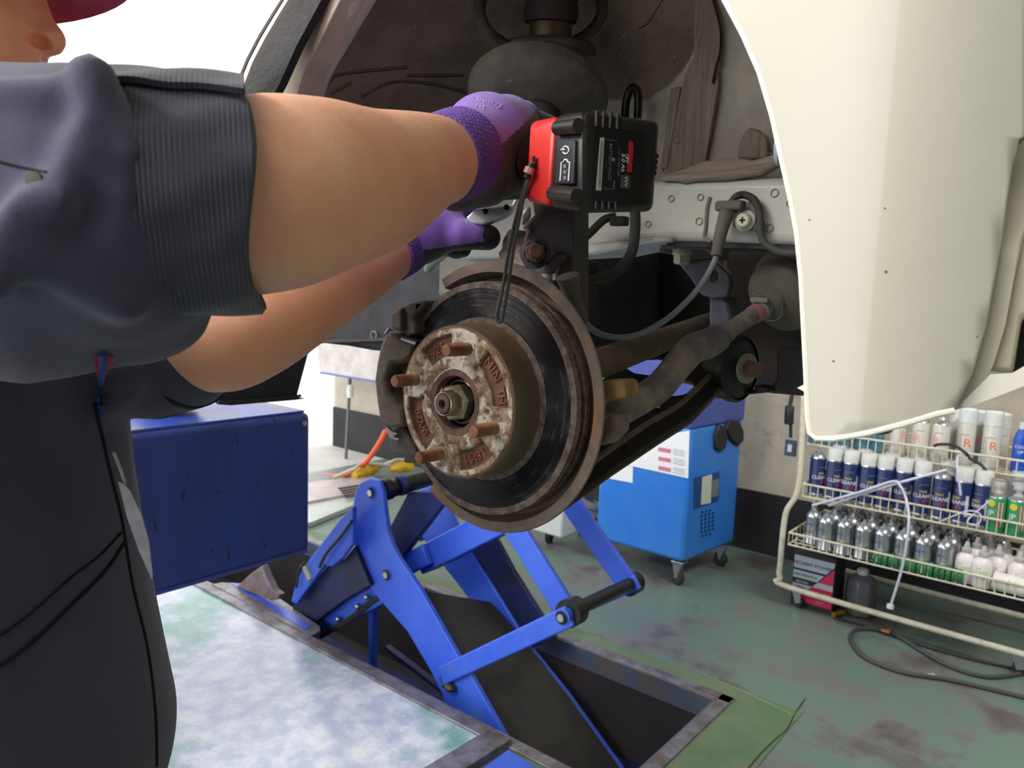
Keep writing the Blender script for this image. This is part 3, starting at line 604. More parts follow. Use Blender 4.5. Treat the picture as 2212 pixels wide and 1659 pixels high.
arm('arm_plate', [(768, 1060), (778, 1043), (800, 1033), (818, 1040), (827, 1060), (832, 1110), (838, 1150), (848, 1180), (862, 1207), (905, 1270), (992, 1423), (1020, 1465), (1118, 1640), (1150, 1720), (1060, 1720), (1030, 1640), (975, 1560), (955, 1500), (930, 1450), (880, 1365), (810, 1285), (790, 1250), (768, 1190), (760, 1140), (762, 1090)], YA, .02)
for q in ((803, 1064), (837, 1241), (962, 1465)): pin(q, YA)
# far twin plate of the same arm and the dark channel between the two
arm('arm_plate', [(895, 1090), (905, 1060), (940, 1045), (960, 1060), (975, 1110), (1008, 1180), (1060, 1260), (1115, 1350), (1145, 1400), (1225, 1500), (1340, 1659), (1375, 1710), (1290, 1710), (1225, 1580), (1150, 1450), (1110, 1400), (1060, 1345), (1010, 1290), (975, 1245), (930, 1190), (900, 1140)], YB+.03, .02, M_lb)
def sl(a, b, ya, yb, n): return [pY(*a, ya), pY(*b, yb)]
f = MB()
f.prism([pY(905, 1275, YA+.02), pY(992, 1423, YA+.02), pY(1118, 1640, YA+.02), pY(1150, 1720, YA+.02), pY(1375, 1710, YB), pY(1225, 1500, YB), pY(1145, 1400, YB), pY(1060, 1300, YB)], (-.015, 0, -.03), mat('arm_inner', '#25262a', .45, c2='#33322c', scale=8))
f.build('arm_channel', lf)
f = MB(); f.tube([pY(826, 1060, YA+.02), pY(840, 1056, YA+.05)], .04, M_grease, 24); f.tube([pY(838, 1058, YA+.05), pY(960, 1022, YB)], .033, M_grease, 24); f.tube([pY(862, 1050, YA+.1), pY(872, 1047, YA+.12)], .038, M_lbd, 24); f.build('pivot_tube', lf)
# cross beam
def beam(name, a, b, y0, y1, h, th, m, top=None):
    A, B = pY(*a, y0), pY(*b, y1); u = Vector(B-A).normalized(); w = u.cross(Vector((0, 1, 0))).normalized()
    f = MB(); f.prism([Vector(A)+w*h/2, Vector(B)+w*h/2, Vector(B)-w*h/2, Vector(A)-w*h/2], (0, th, 0), m); return f.build(name, lf, bevel=.006, seg=3)
beam('torsion_beam', (900, 1215), (1180, 1070), 1.96, 1.96, .10, .10, M_lb)
beam('torsion_beam_end', (868, 1225), (918, 1198), 1.93, 1.93, .08, .03, M_lb)
beam('link_arm', (950, 1462), (1228, 1332), YA-.02, YA-.02, .062, .018, M_lb)
beam('link_arm', (1235, 1320), (1375, 1258), YB+.05, YB+.05, .05, .018, M_lb)
beam('upper_arm', (1075, 1090), (1228, 1335), 1.84, 1.84, .085, .02, M_lb)
beam('upper_arm', (1195, 1040), (1358, 1270), 2.22, 2.22, .085, .02, M_lb)
f = MB(); f.tube([pY(1232, 1322, 1.80), pY(1368, 1258, 2.24)], .022, M_grease, 20); f.tube([pY(1226, 1326, 1.775), pY(1245, 1317, 1.83)], .042, M_grease, 24); f.tube([pY(1356, 1264, 2.22), pY(1372, 1256, 2.27)], .04, M_grease, 24); f.build('pivot_tube', lf)
pin((1215, 1333), YA-.022, .026)
f = MB(); f.ball(pY(972, 1485, YA-.015), .018, mat('grease_lump', '#3a3026', .4), 12, (1.3, 1, .8)); f.ball(pY(962, 1480, YA-.012), .012, M_grease, 12); f.build('grease', lf)
# dark arm behind, ram, cables on the left
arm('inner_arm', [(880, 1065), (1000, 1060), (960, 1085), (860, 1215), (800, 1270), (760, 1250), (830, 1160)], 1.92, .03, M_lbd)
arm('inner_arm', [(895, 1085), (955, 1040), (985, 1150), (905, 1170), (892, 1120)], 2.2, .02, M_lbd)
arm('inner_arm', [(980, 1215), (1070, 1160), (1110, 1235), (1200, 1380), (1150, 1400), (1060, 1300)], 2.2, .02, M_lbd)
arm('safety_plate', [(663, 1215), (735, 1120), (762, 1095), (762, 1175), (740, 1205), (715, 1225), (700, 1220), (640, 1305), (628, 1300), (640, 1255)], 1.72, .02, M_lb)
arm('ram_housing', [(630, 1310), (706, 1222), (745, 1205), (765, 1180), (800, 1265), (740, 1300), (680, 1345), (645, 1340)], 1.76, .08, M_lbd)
f = MB(); f.tube([pY(664, 1222, 1.73), pY(676, 1250, 1.73)], .022, mat('sensor_white', '#b9b8a8', .5), 8); f.build('sensor', lf)
f = MB(); f.tube(spl([pY(760, 1125, 1.71), pY(735, 1160, 1.705), pY(705, 1195, 1.7), pY(690, 1225, 1.7)]), .006, M_rub, 8); f.tube([pY(640, 1270, 1.71), pY(648, 1225, 1.71), pY(660, 1212, 1.71)], .004, M_grease, 6); f.build('cable', lf)
beam('ram', (672, 1360), (838, 1270), 1.80, 1.80, .085, .07, M_lb)
f = MB()
for k in range(3): f.tube(spl([pY(690, 1372+k*4, 1.79), pY(760, 1330+k*4, 1.79), pY(810, 1290+k*4, 1.79), pY(850, 1280+k*4, 1.79)]), .005, M_rub, 6)
for x, y in ((731, 1338), (773, 1310), (792, 1290)): f.ball(pY(x, y, 1.785), .011, M_zinc, 10)
f.build('hydraulic_lines', lf)
beam('base_frame', (800, 1300), (800, 1450), 1.95, 1.95, .03, .03, M_lb); beam('base_frame', (830, 1400), (960, 1500), 1.95, 1.95, .02, .03, M_lbd)
f = MB(); f.prism([(-1.7, 2.05, -.40), (-1.05, 2.05, -.4), (-1.05, 2.33, -.4), (-1.7, 2.33, -.4)], (0, 0, .05), M_lbd); f.box((-2.6, 2.0, -.385), (1.6, .4, .06), M_lbd); f.build('base_frame', lf)
f = MB(); f.prism([pZ(x, y, .0) for x, y in ((898, 1258), (915, 1256), (930, 1267), (905, 1275))], (0, 0, -.012), M_lb); f.prism([pZ(x, y, -.1) for x, y in ((1170, 1395), (1235, 1425), (1230, 1430), (1168, 1403))], (0, 0, -.012), M_lb); f.build('foot_plate', lf)
f = MB(); f.plate([(478, 1258), (560, 1262), (690, 1352), (692, 1362), (672, 1374), (660, 1368), (458, 1262)], lambda x, y: pZ(x, y, .03), (0, 0, -.03), M_steel)
f.plate([(500, 1262), (545, 1264), (672, 1352), (660, 1360)], lambda x, y: pZ(x, y, .032), (0, 0, -.004), M_lb); f.build('pit_edge_guide', label='blue and bare steel guide strip along the near edge of the lift pit', cat='rail')
f = MB(); f.plate([(510, 1268), (540, 1240), (566, 1222), (575, 1245), (590, 1275), (604, 1285), (600, 1295), (588, 1298)], lambda x, y: pY(x, y, 1.72), (0, .03, 0), mat('bracket_brown', '#7a665c', .5, .3, c2='#8d8794', scale=8)); f.build('pivot_bracket', lf, bevel=.004)
f = MB(); f.prism([pZ(x, y, .02) for x, y in ((1012, 1680), (1098, 1618), (1190, 1680), (1150, 1720), (1020, 1720))], (0, 0, -.02), M_lb); f.build('ramp_flap', label='blue steel flap at the bottom edge between floor plate and pit', cat='flap', bevel=.003)
# near platform
M_pl = mat('platform_blue', '#2b3c80', .4, c2='#2a3468', scale=5, lo=.4, hi=.7, c3='#1a1e30', s3=34, lo3=.61, hi3=.69, bump=.06, stretch=(1, 1, .35))
M_plt = mat('platform_top', '#2a48b0', .4, c2='#4d5670', scale=7, lo=.45, hi=.6, c3='#7a7c84', s3=12, lo3=.62, hi3=.75)
pf = thing('lift_platform', (-2.3, 1.0, .5), 'large dark blue lift platform box beside the mechanic, left of the lift arms', 'lift platform')
XP = -1.9; zt = .962
f = MB(); f.box((-2.45, .98, .74), (1.1, .81, .44), M_pl); f.build('body', pf, bevel=.02, seg=4)
f = MB(); f.box((-2.45, .98, .9635), (1.07, .78, .006), M_plt); f.build('deck', pf)
f = MB(); f.tube([(XP-.0, .58, .53), (XP-.0, 1.37, .53)], .006, M_pl, 8); f.lathe([(0, 0), (.008, 0), (.008, .004), (0, .005)], (XP, 1.36, .93), (1, 0, 0), M_zinc, 12); f.build('edge_lip', pf)
f = MB(); f.box(pZ(372, 845, 1.03), (.14, .12, .09), mat('pad_rubber', '#1c1c1e', .6)); f.box(pZ(372, 868, .99), (.12, .10, .03), mat('rusty', '#4a3a2c', .7, c2='#241f1c', scale=30)); f.build('rubber_lift_pad', label='black rubber lifting block on the platform under the sill', cat='lift pad', bevel=.006)
f = MB(); c = pZ(300, 888, .965); f.lathe([(0, 0), (.03, 0), (.032, .01), (.03, .05), (.02, .055), (0, .055)], c, (0, 0, 1), mat('rusty_pin', '#8a735a', .6, .3, c2='#4a3628', scale=40), 20); f.build('locating_pin', label='small rusty round stud on the platform beside the rubber block', cat='stud')

# ------------------------------------------------------------------ car
HC = np.array([-.5145, .546, 1.2375])
car = thing('car', (0, 1.2, 0), 'white car lifted on the scissor lift, front wheel off and brake disc bare', 'car')
M_car = mat('car_white', '#c9c6b8', .22, coat=.6, spec=.5, c2='#bfbcab', scale=2.5, lo=.35, hi=.7, c3='#a89a7c', s3=60, lo3=.76, hi3=.8)
M_carlip = mat('car_edge_lit', '#d6d5ca', .3)  # lighter copy of the body white, painting the sky light on the edges
bumpY = lambda x: .5+4.2*min(.08, max(0, x+.150))**2+.67*max(0, x+.07)
def sb(off=0):
    def g(a, b):
        y = .5+off; p = None
        for _ in range(24): p = pY(a, b, y); y = .6*y+.4*(bumpY(p[0])+off)
        return p
    return g
arch = [(1440, -300), (1510, -120), (1566, 0), (1606, 75), (1641, 155), (1669, 250), (1691, 350), (1709, 430), (1722, 500), (1732, 600), (1737, 700), (1742, 800), (1746, 900), (1750, 934), (1763, 946)]
bp = arch+[(1800, 947), (1870, 936), (1950, 916), (2020, 895), (2062, 886), (2100, 805), (2130, 700), (2162, 520), (2186, 350), (2195, 325), (2200, 300), (2222, 285), (2222, -300)]
f = MB(); f.plate(bp, sb(), (0, .004, 0), M_car, grid=34); f.build('bumper_side', car, sharp=60, label='white front bumper side')
f = MB()
for x, y, r in ((1913, 587, .0009), (1911, 450, .0006), (1748, 475, .0006), (1800, 780, .0007), (2110, 727, .0006)): c = sb(-.0003)(x, y); f.lathe([(0, 0), (r, .0001), (r, .0008)], c, (0, 1, 0), mat('chip_brown', '#6a5a48', .8), 7)
f.build('paint_chip', car)
f = MB(); f.tube([sb(.0015)(x, y) for x, y in arch[1:]]+[sb(.001)(x, y) for x, y in ((1800, 947), (1870, 936), (1950, 916), (2020, 895), (2060, 887))], .0022, M_carlip, 8); f.build('arch_edge', car)
f = MB(); f.plate([(2062, 886), (2100, 805), (2130, 700), (2162, 520), (2186, 350), (2192, 322), (2250, 262), (2250, 420), (2218, 480), (2190, 600), (2172, 700), (2145, 790), (2095, 872)], lambda x, y: pY(x, y, .548+.00012*max(0, 560-y)), (0, .004, 0), mat('car_cream', '#c0bba4', .35), grid=40); f.build('bumper_return', car)
f = MB(); f.plate([(2120, 800), (2150, 700), (2190, 560), (2215, 420), (2300, 380), (2300, 620), (2205, 690), (2186, 808)], lambda x, y: pY(x, y, .56), (0, .01, 0), mat('lamp_bezel', '#bdb79c', .3)); f.build('lamp_bezel', car, bevel=.003)
f = MB(); f.plate([(2062, 886), (2140, 808), (2186, 806), (2240, 775), (2320, 760), (2320, 800), (2212, 834), (2150, 858), (2095, 878)], lambda x, y: pY(x, y, .535), (0, .01, .0), M_car); f.build('bumper_lip', car)
f = MB(); f.plate([(2186, 806), (2205, 690), (2320, 620), (2320, 780)], lambda x, y: pY(x, y, .6), (0, .01, 0), M_dark); f.build('bumper_grille', car)
f = MB()
for pl in ([(1773, 938), (1830, 938), (1834, 948), (1800, 954), (1778, 948)], [(1880, 928), (1925, 924), (1918, 937), (1890, 940)], [(2030, 893), (2052, 888), (2050, 897), (2034, 900)]): f.plate(pl, lambda x, y: pY(x, y, .53), (0, .012, 0), M_black)
f.build('undertray_clip', car)
f = MB(); f.plate([(1722, 838), (1745, 826), (1745, 850)], lambda x, y: pY(x, y, .52), (0, .003, 0), M_carlip); f.build('bumper_tab', car); f = MB(); f.lathe([(0, -.004), (.011, -.003), (.014, 0), (.011, .003)], pY(1683, 318, .58), (1, .3, 0), mat('clip_grey', '#8a93a0', .4), 16); f.build('trim_clip', car)
# the bodywork above and ahead of the opening
A8 = [tuple(pY(x, y, .5)) for x, y in ((660, -95), (740, -200), (880, -310), (1080, -385), (1280, -380), (1440, -300), (1500, -300))]
f = MB(); f.prism([(-.84, .5, 1.74), (-.84, .5, 1.95), (-.13, .5, 1.95), (-.13, .5, A8[-1][2])]+A8[:-1][::-1], (0, .004, 0), M_car); f.build('fender', car)
f = MB(); f.box((-.42, 1.32, 1.955), (.94, 1.66, .02), M_car); f.build('hood', car, bevel=.008)
f = MB(); f.box((.045, 1.33, 1.60), (.05, 1.5, .66), M_car); f.build('front_bumper', car, bevel=.02, seg=4)
# left side of the arch: fender edge, dark liner strip, pillar ribs
M_lin = mat('liner_black', '#1c1d22', .6, c2='#2a2a2c', scale=18, bump=.5, bscale=120, c3='#5a4c40', s3=14, lo3=.64, hi3=.78)
M_rib = mat('rib_beige', '#8f8478', .6, c2='#7c7166', scale=12, bump=.25, bscale=70, c3='#4f4238', s3=40, lo3=.68, hi3=.74)
M_ribg = mat('rib_grey', '#9a968c', .55, c2='#86827a', scale=12, bump=.3, bscale=90, c3='#3f3832', s3=60, lo3=.70, hi3=.75)
fe = lambda x, y: pY(x, y, .5)
f = MB(); f.plate([(506, 222), (516, 180), (536, 130), (562, 80), (592, 30), (612, -2), (660, -90), (672, -90), (622, 0), (602, 32), (571, 85), (545, 135), (528, 180), (516, 222), (512, 300), (500, 420), (488, 420), (500, 300)], fe, (0, .004, 0), M_carlip); f.build('fender_edge', car)
f = MB(); f.plate([(500, 222), (510, 180), (531, 128), (557, 78), (588, 27), (608, -4), (656, -90), (660, -90), (612, -2), (592, 30), (562, 80), (536, 130), (516, 180), (506, 222), (498, 300), (490, 300)], lambda x, y: pY(x, y, .499), (0, .003, 0), M_black); f.build('fender_dark_line', car)  # thin dark line along the outer side of the fender edge
f = MB(); f.plate([(517, 222), (529, 180), (546, 135), (572, 85), (603, 32), (623, 0), (673, -90), (745, -90), (694, 0), (640, 100), (604, 180), (588, 210), (560, 330), (545, 470), (490, 470), (505, 330)], lambda x, y: pY(x, y, .51+max(0, (x-500))*.0002), (0, .01, 0), M_lin, grid=50); f.build('inner_liner', car)
rb = lambda o: (lambda x, y: pY(x, y, o))
f = MB(); f.plate([(586, 214), (604, 178), (640, 98), (694, -2), (745, -90), (800, -90), (735, 0), (690, 90), (660, 150), (640, 214), (610, 330), (590, 330)], rb(.56), (0, .03, 0), M_rib, grid=40); f.build('pillar_flange', car, bevel=.006)
f = MB(); f.tube(spl([pY(640, 330, .58), pY(652, 214, .58), pY(668, 150, .58), pY(700, 85, .58), pY(748, 0, .58), pY(800, -90, .58)]), .018, M_ribg, 16); f.tube(spl([pY(655, 330, .6), pY(668, 214, .6), pY(686, 150, .6), pY(722, 85, .6), pY(772, 0, .6), pY(825, -90, .6)]), .018, M_ribg, 16); f.build('pillar_rib', car)
# wheel well
M_coat = mat('sound_coat', '#6a5c52', .9, c2='#574c44', scale=9, bump=.9, bscale=420, detail=3, attr=('paint', '#a09a8e', '#8b867c', 14), c3='#9a8a7a', s3=260, lo3=.6, hi3=.7)
beige = [(1268, 205), (1330, 218), (1400, 215), (1440, 190), (1480, 150), (1500, 110), (1510, 60), (1540, 60), (1560, 100), (1552, 30), (1540, -60), (1900, -60), (1900, 600), (1000, 600), (1000, 420), (1180, 330)]
C0 = (-.50, 1.30); V = []; F = []; A = []; nr, na = 130, 330
prof = []
for i in range(nr):
    t = i/(nr-1)
    if t < .62: r, y = .40*t/.62, .955
    elif t < .8: a = (t-.62)/.18*math.pi/2; r, y = .40+.06*math.sin(a), .955-.06*(1-math.cos(a))
    else: r, y = .46, .895-(t-.8)/.2*.36
    prof.append((r, y))
for i, (r, y) in enumerate(prof):
    for k in range(na+1):
        a = math.radians(-15+215*k/na); rr = r*(1+.35*max(0, -math.cos(a+.25))*.0)
        z = C0[1]+rr*math.sin(a)*1.0; x = C0[0]+rr*math.cos(a)
        yy = y-.004*math.sin(x*31+z*17)*math.sin(z*23)-(.012 if x > -.30 else 0)
        V.append((x, yy, z))
for i in range(nr-1):
    for k in range(na):
        a = i*(na+1)+k
        if min(V[j][2] for j in (a, a+1, a+na+2)) > 1.43 and (V[a][0] < -.13 or V[a][1] > .7): F.append((a, a+1, a+na+2, a+na+1))
pp = proj(np.array(V)); A = np.array([1. if inpoly(p[0], p[1], beige) and v[1] > .75 else 0. for p, v in zip(pp, V)]).reshape(nr, na+1)
for _ in range(7): A[1:-1, 1:-1] = (A[1:-1, 1:-1]+A[:-2, 1:-1]+A[2:, 1:-1]+A[1:-1, :-2]+A[1:-1, 2:])/5
A = A.ravel()
f = MB(); f.add(V, F, M_coat); ww = f.build('wheel_well', car, attrs={'paint': A}, sharp=80)
from mathutils.bvhtree import BVHTree
bt3 = BVHTree.FromPolygons([Vector(v) for v in V], F)
def hit3(x, y, l=.0008):
    d = Vector(P(x, y, 1)-CAM).normalized(); h = bt3.ray_cast(Vector(CAM), d); return (h[0] if h[0] is not None else Vector(pY(x, y, .95)))-d*l
# crease lines in the coating, brushed sealer
M_crease = mat('crease', '#28221f', .9); M_seal = mat('brushed_sealer', '#968a7c', .8, c2='#7e7064', scale=6, lo=.4, hi=.6, bump=1.0, bscale=30, stretch=(22, 22, 1.2), c3='#5a4a3e', s3=9, lo3=.62, hi3=.7)
M_seal2 = mat('brushed_sealer_flat', '#968a7c', .8, c2='#7e7064', scale=6, lo=.4, hi=.6, bump=1.0, bscale=30, stretch=(1.2, 22, 22), c3='#5a4a3e', s3=9, lo3=.62, hi3=.7)
f = MB()
for L_ in ([(668, 185), (700, 190), (728, 165), (800, 155), (880, 148)], [(880, 165), (940, 166), (1002, 164)], [(780, 212), (830, 185), (870, 178), (940, 185), (1005, 202)], [(715, 205), (760, 180)], [(1380, 62), (1400, 50), (1415, 25), (1432, 0)]): f = MB(); f.tube([hit3(*q_[:2]) for q_ in spl([(x, y, 0) for x, y in L_], 6)], .0007, M_crease, 6); f.tube([hit3(q_[0], q_[1]-3) for q_ in spl([(x, y, 0) for x, y in L_], 6)], .0010, M_coat, 6); f.build('coating_crease', car)
f = MB()
f.tube(spl([pY(1541, 0, .938), pY(1556, 60, .938), pY(1556, 110, .938), pY(1546, 150, .938), pY(1540, 180, .938)]), .0018, M_crease, 6); f.build('coating_crease', car)
f = MB(); f.plate([(1500, -40), (1541, -20), (1556, 60), (1556, 110), (1548, 156), (1550, 182), (1538, 260), (1521, 355), (1482, 362), (1436, 378), (1430, 370), (1450, 280), (1482, 156), (1500, 120)], rb(.941), (0, .006, 0), M_seal, grid=30); f.build('sealer_strip', car, bevel=.002)
f = MB(); f.plate([(1425, 378), (1470, 366), (1520, 347), (1580, 342), (1625, 346), (1680, 330), (1700, 325), (1702, 340), (1640, 377), (1570, 388), (1500, 391), (1478, 396), (1460, 391), (1428, 390)], rb(.895), (0, .02, 0), M_seal2); f.plate([(1590, 342), (1596, 305), (1608, 282), (1622, 275), (1640, 280), (1655, 300), (1656, 342)], rb(.936), (0, .006, 0), M_seal); f.build('sealer_smear', car, bevel=.003)
for i, pl in enumerate(([(1449, 190), (1470, 185), (1440, 365), (1425, 366)], )):
    f = MB(); f.plate(pl, rb(.939), (0, .004, 0), M_seal); f.build('sealer_ridge', car, bevel=.002)
# frame rail
M_rail = mat('rail_white', '#b4b3ad', .38, c2='#a7a59c', scale=4, lo=.35, hi=.75, c3='#8c7c64', s3=16, lo3=.66, hi3=.82, coat=.2)
rail = [(980, 470), (1010, 440), (1120, 400), (1430, 388), (1700, 381), (1900, 378), (1900, 536), (1730, 529), (1560, 523), (1440, 520), (1390, 524), (1330, 536), (1290, 545), (1240, 548), (1120, 556), (1010, 560), (960, 562)]
f = MB(); f.plate(rail, rb(.9), (0, .12, 0), M_rail); f.build('frame_rail', car, bevel=.012, seg=4, label='white painted frame rail behind the wheel')
f = MB(); f.plate([(1120, 500), (1240, 528), (1330, 518), (1440, 512), (1450, 521), (1390, 526), (1330, 540), (1290, 549), (1240, 552), (1120, 560)], rb(.893), (0, .02, 0), M_rail); f.build('rail_flange', car, bevel=.004)
f = MB(); f.plate([(1440, 520), (1740, 527), (1740, 540), (1440, 532)], rb(.91), (0, .03, 0), M_black); f.build('rail_seam', car)
M_spot = mat('spot_weld', '#9a8460', .7); f = MB()
for x, y, r in ((1450, 429, 7), (1513, 426, 7), (1400, 484, 7), (1510, 478, 8), (1673, 417, 8), (1662, 493, 8), (1460, 302, 9), (1660, 337, 6), (1705, 440, 6)):
    c = pY(x, y, .899 if y > 385 else .938); R = r*.9/FPX; f.tube([c+np.array([math.cos(a)*R, 0, math.sin(a)*R]) for a in np.linspace(0, 2*math.pi, 19)], .0006, M_spot, 5)
f.tube(spl([pY(1533, 425, .898), pY(1527, 450, .898), pY(1524, 490, .898), pY(1521, 512, .898), pY(1535, 522, .898)]), .0022, M_seal, 6); f.build('spot_weld', car)
# dark underbody
M_ub = mat('underbody', '#1c1b1d', .7, c2='#2a2523', scale=9, bump=.4, bscale=60)
M_ubb = mat('underbody_brown', '#2c2521', .8, c2='#1d1a19', scale=10, bump=.4, bscale=60)
f = MB(); f.plate([(640, 700), (700, 560), (830, 480), (1000, 470), (1250, 470), (1250, 760), (880, 764), (800, 757), (745, 747), (680, 740), (645, 744)], rb(1.12), (0, .3, 0), mat('side_dark', '#15161a', .7, c2='#22232a', scale=22, bump=.3, bscale=90)); f.build('floor_pan', car, bevel=.01)
f = MB(); f.plate([(660, 735), (860, 728), (862, 735), (662, 742)], rb(1.10), (0, .02, 0), M_ub); f.lathe([(.008, 0), (.010, 0), (.010, -.004), (.008, -.004)], pY(810, 724, 1.115), (0, 1, 0), M_steel, 14); f.build('pan_edge', car)
f = MB(); f.plate([(1230, 500), (1900, 500), (1900, 850), (1600, 842), (1590, 745), (1500, 745), (1235, 745)], rb(1.45), (0, .3, 0), mat('backdrop_black', '#0b0a0b', .9)); f.build('underbody_backdrop', car)  # black slab added to paint the darkness under the car behind the suspension
f = MB()
for pl in ([(1275, 655), (1300, 622), (1340, 656)], [(1282, 632), (1290, 620), (1300, 632)], [(1372, 612), (1380, 612), (1398, 646), (1392, 648)], [(1380, 568), (1415, 567), (1410, 573), (1400, 574)]): f.plate(pl, rb(1.4), (0, .01, 0), mat('far_panel', '#a08c74', .7))
f.plate([(1330, 612), (1372, 612), (1362, 650), (1350, 655)], rb(1.41), (0, .02, 0), M_ubb); f.build('far_structure', car)
f = MB(); f.plate([(1560, 545), (1745, 545), (1760, 857), (1665, 851), (1600, 840), (1590, 760), (1566, 700), (1556, 620)], rb(1.10), (0, .25, 0), M_ubb); f.build('subframe', car, bevel=.01)
f = MB(); f.plate([(1676, 752), (1750, 750), (1750, 857), (1665, 850), (1662, 836), (1676, 820)], rb(1.02), (0, .08, 0), M_ub); f.build('subframe_mount', car, bevel=.01, seg=3)
f = MB(); f.plate([(1630, 575), (1640, 568), (1700, 555), (1750, 550), (1750, 590), (1660, 600), (1650, 592), (1632, 598), (1622, 585)], rb(1.03), (0, .02, 0), M_ubb); f.build('heat_shield', car, bevel=.003)
M_bg = mat('bracket_bluegrey', '#4a4d5c', .5, c2='#3a3a44', scale=10, bump=.3, c3='#5a4638', s3=12, lo3=.58, hi3=.7)
f = MB(); f.plate([(1482, 564), (1536, 556), (1552, 570), (1574, 590), (1578, 615), (1570, 642), (1540, 646), (1513, 636), (1490, 600), (1463, 567)], rb(.99), (0, .012, 0), M_bg, holes=[[(1534, 590), (1540, 584), (1550, 586), (1552, 600), (1546, 609), (1537, 605)]]); f.build('mount_bracket', car, bevel=.004, seg=3)
f = MB(); f.plate([(1532, 640), (1567, 640), (1579, 685), (1579, 762), (1567, 762), (1531, 716)], rb(1.0), (0, .04, 0), M_bg); f.build('mount_post', car, bevel=.004)
f = MB(); f.plate([(1422, 540), (1428, 528), (1545, 530), (1542, 560), (1534, 552), (1522, 538), (1438, 537), (1434, 546), (1424, 546)], rb(.95), (0, .05, 0), mat('bracket_rust', '#6b5a52', .7, c2='#4a3e3a', scale=20, bump=.4)); f.build('mount_plate', car, bevel=.003)
M_wb = mat('bolt_zinc', '#b8b4a4', .5, .2); c = pY(1474, 536, .975)
f = MB(); f.lathe([(.0, 0), (.014, 0), (.014, .008), (.012, .010)], c, (0, 0, -1), M_wb, 24); f.lathe([(.0115, .008), (.0115, .020), (.009, .022), (0, .022)], c, (0, 0, -1), M_wb, 6); f.build('mount_bolt', car, sharp=30)
# drive shaft, tie rod and boot
M_shaft = mat('shaft_brown', '#4c3f38', .7, c2='#5a4c40', scale=25, bump=.4, bscale=120); M_rod = mat('rod_dirty', '#6d665a', .7, c2='#4c4a4a', scale=22, bump=.5, bscale=100, lo=.42, hi=.58)
f = MB(); f.tube([pY(1240, 800, .64), pY(1300, 783, .70), pY(1535, 697, 1.15)], [.0165, .0165, .0165], M_shaft, 20); f.build('drive_shaft', car)
yy = lambda x: .66+(x-1290)/380*.30
tr = [(1285, 930, .018), (1310, 908, .0175), (1345, 883, .017), (1385, 862, .0165), (1425, 835, .017), (1455, 800, .017), (1478, 772, .0175), (1500, 752, .018), (1530, 742, .018), (1553, 728, .0165)]
f = MB(); f.tube(spl([pY(x, y, yy(x)) for x, y, r in tr], 6), spr([r for _, _, r in tr], 6), M_rod, 18); f.build('tie_rod_end', car, label='lumpy dirt-coated outer tie rod')
f = MB(); f.tube([pY(1550, 729, yy(1550)), pY(1572, 716, yy(1572)), pY(1574, 715, yy(1574)), pY(1640, 672, yy(1640)), pY(1643, 670, yy(1643)), pY(1685, 642, yy(1685))], [.013, .0125, .0105, .0108, .0135, .0155], M_rod, 18); r = f.build('tie_rod', car)
f = MB(); f.tube([pY(1626, 681, yy(1626)), pY(1636, 675, yy(1636))], .0118, mat('mark_pink', '#a5626c', .7), 18); f.build('paint_mark', r)
f = MB(); o = np.array(pY(1700, 632, yy(1700))); bd = o-np.array(pY(1600, 698, yy(1600))); bd = bd/np.linalg.norm(bd); f.lathe([(.0145, -.045), (.02, -.04), (.02, -.032), (.03, -.026), (.046, -.018), (.05, -.006), (.044, 0), (.056, .006), (.058, .016), (.046, .022), (.06, .03), (.06, .05), (0, .05)], o, bd, mat('boot_rubber', '#4a453e', .75, bump=.2), 40); bo = f.build('rack_boot', car)
f = MB(); f.lathe([(.0205, -.040), (.022, -.040), (.022, -.034), (.0205, -.034)], o, bd, M_rod, 30); f.box(pY(1640, 648, .93), (.022, .003, .006), M_rod); f.build('clamp', bo)
# lower arm
def spl3(p1, p2, p3):
    a, b, c = map(np.array, (p1, p2, p3)); n = np.cross(b-a, c-a)
    def g(x, y): r = P(x, y, 1)-CAM; return CAM+r*(((a-CAM)@n)/(r@n))
    return g
ars = spl3(P(1240, 1090, .80), P(1560, 845, 1.0), P(1560, 765, 1.06))
M_arm = mat('arm_black', '#151416', .55, c2='#1f1c1a', scale=12, bump=.3, bscale=60); M_armb = mat('arm_brown', '#554c44', .55, c2='#463e38', scale=9, bump=.2, bscale=60)
ell_ = lambda cx, cy, rx, ry, n=20, t=0: [(cx+rx*math.cos(2*math.pi*i/n)*math.cos(t)-ry*math.sin(2*math.pi*i/n)*math.sin(t), cy+rx*math.cos(2*math.pi*i/n)*math.sin(t)+ry*math.sin(2*math.pi*i/n)*math.cos(t)) for i in range(n)]
armp = [(1215, 1010), (1280, 905), (1300, 830), (1340, 790), (1400, 770), (1500, 760), (1560, 755), (1592, 768), (1596, 800), (1580, 832), (1556, 840), (1535, 868), (1500, 905), (1430, 950), (1330, 1018), (1240, 1086), (1215, 1090)]
f = MB(); f.plate(armp, ars, (0, 0, .006), M_arm, holes=[ell_(1458, 845, 42, 19, 20, -.1), [(1345, 800), (1370, 782), (1420, 778), (1480, 790), (1500, 800), (1470, 812), (1420, 822), (1370, 815)]]); f.build('control_arm', car, bevel=.002)
f = MB()
lo_ = [(1212, 1112), (1240, 1096), (1330, 1030), (1430, 962), (1500, 917), (1535, 880), (1556, 852), (1580, 842)]; up_ = [(1212, 1056), (1220, 1052), (1310, 985), (1400, 922), (1470, 880), (1508, 845), (1540, 815), (1590, 790)]
f.plate(lo_+up_[::-1], lambda x, y: ars(x, y)+np.array([-.003, -.006, .0]), (.0, .012, .004), M_armb); f.tube(spl([ars(x, y)+np.array([-.002, -.004, 0]) for x, y in up_]), .006, M_armb, 10); g = f.build('control_arm_flange', car, bevel=.004)
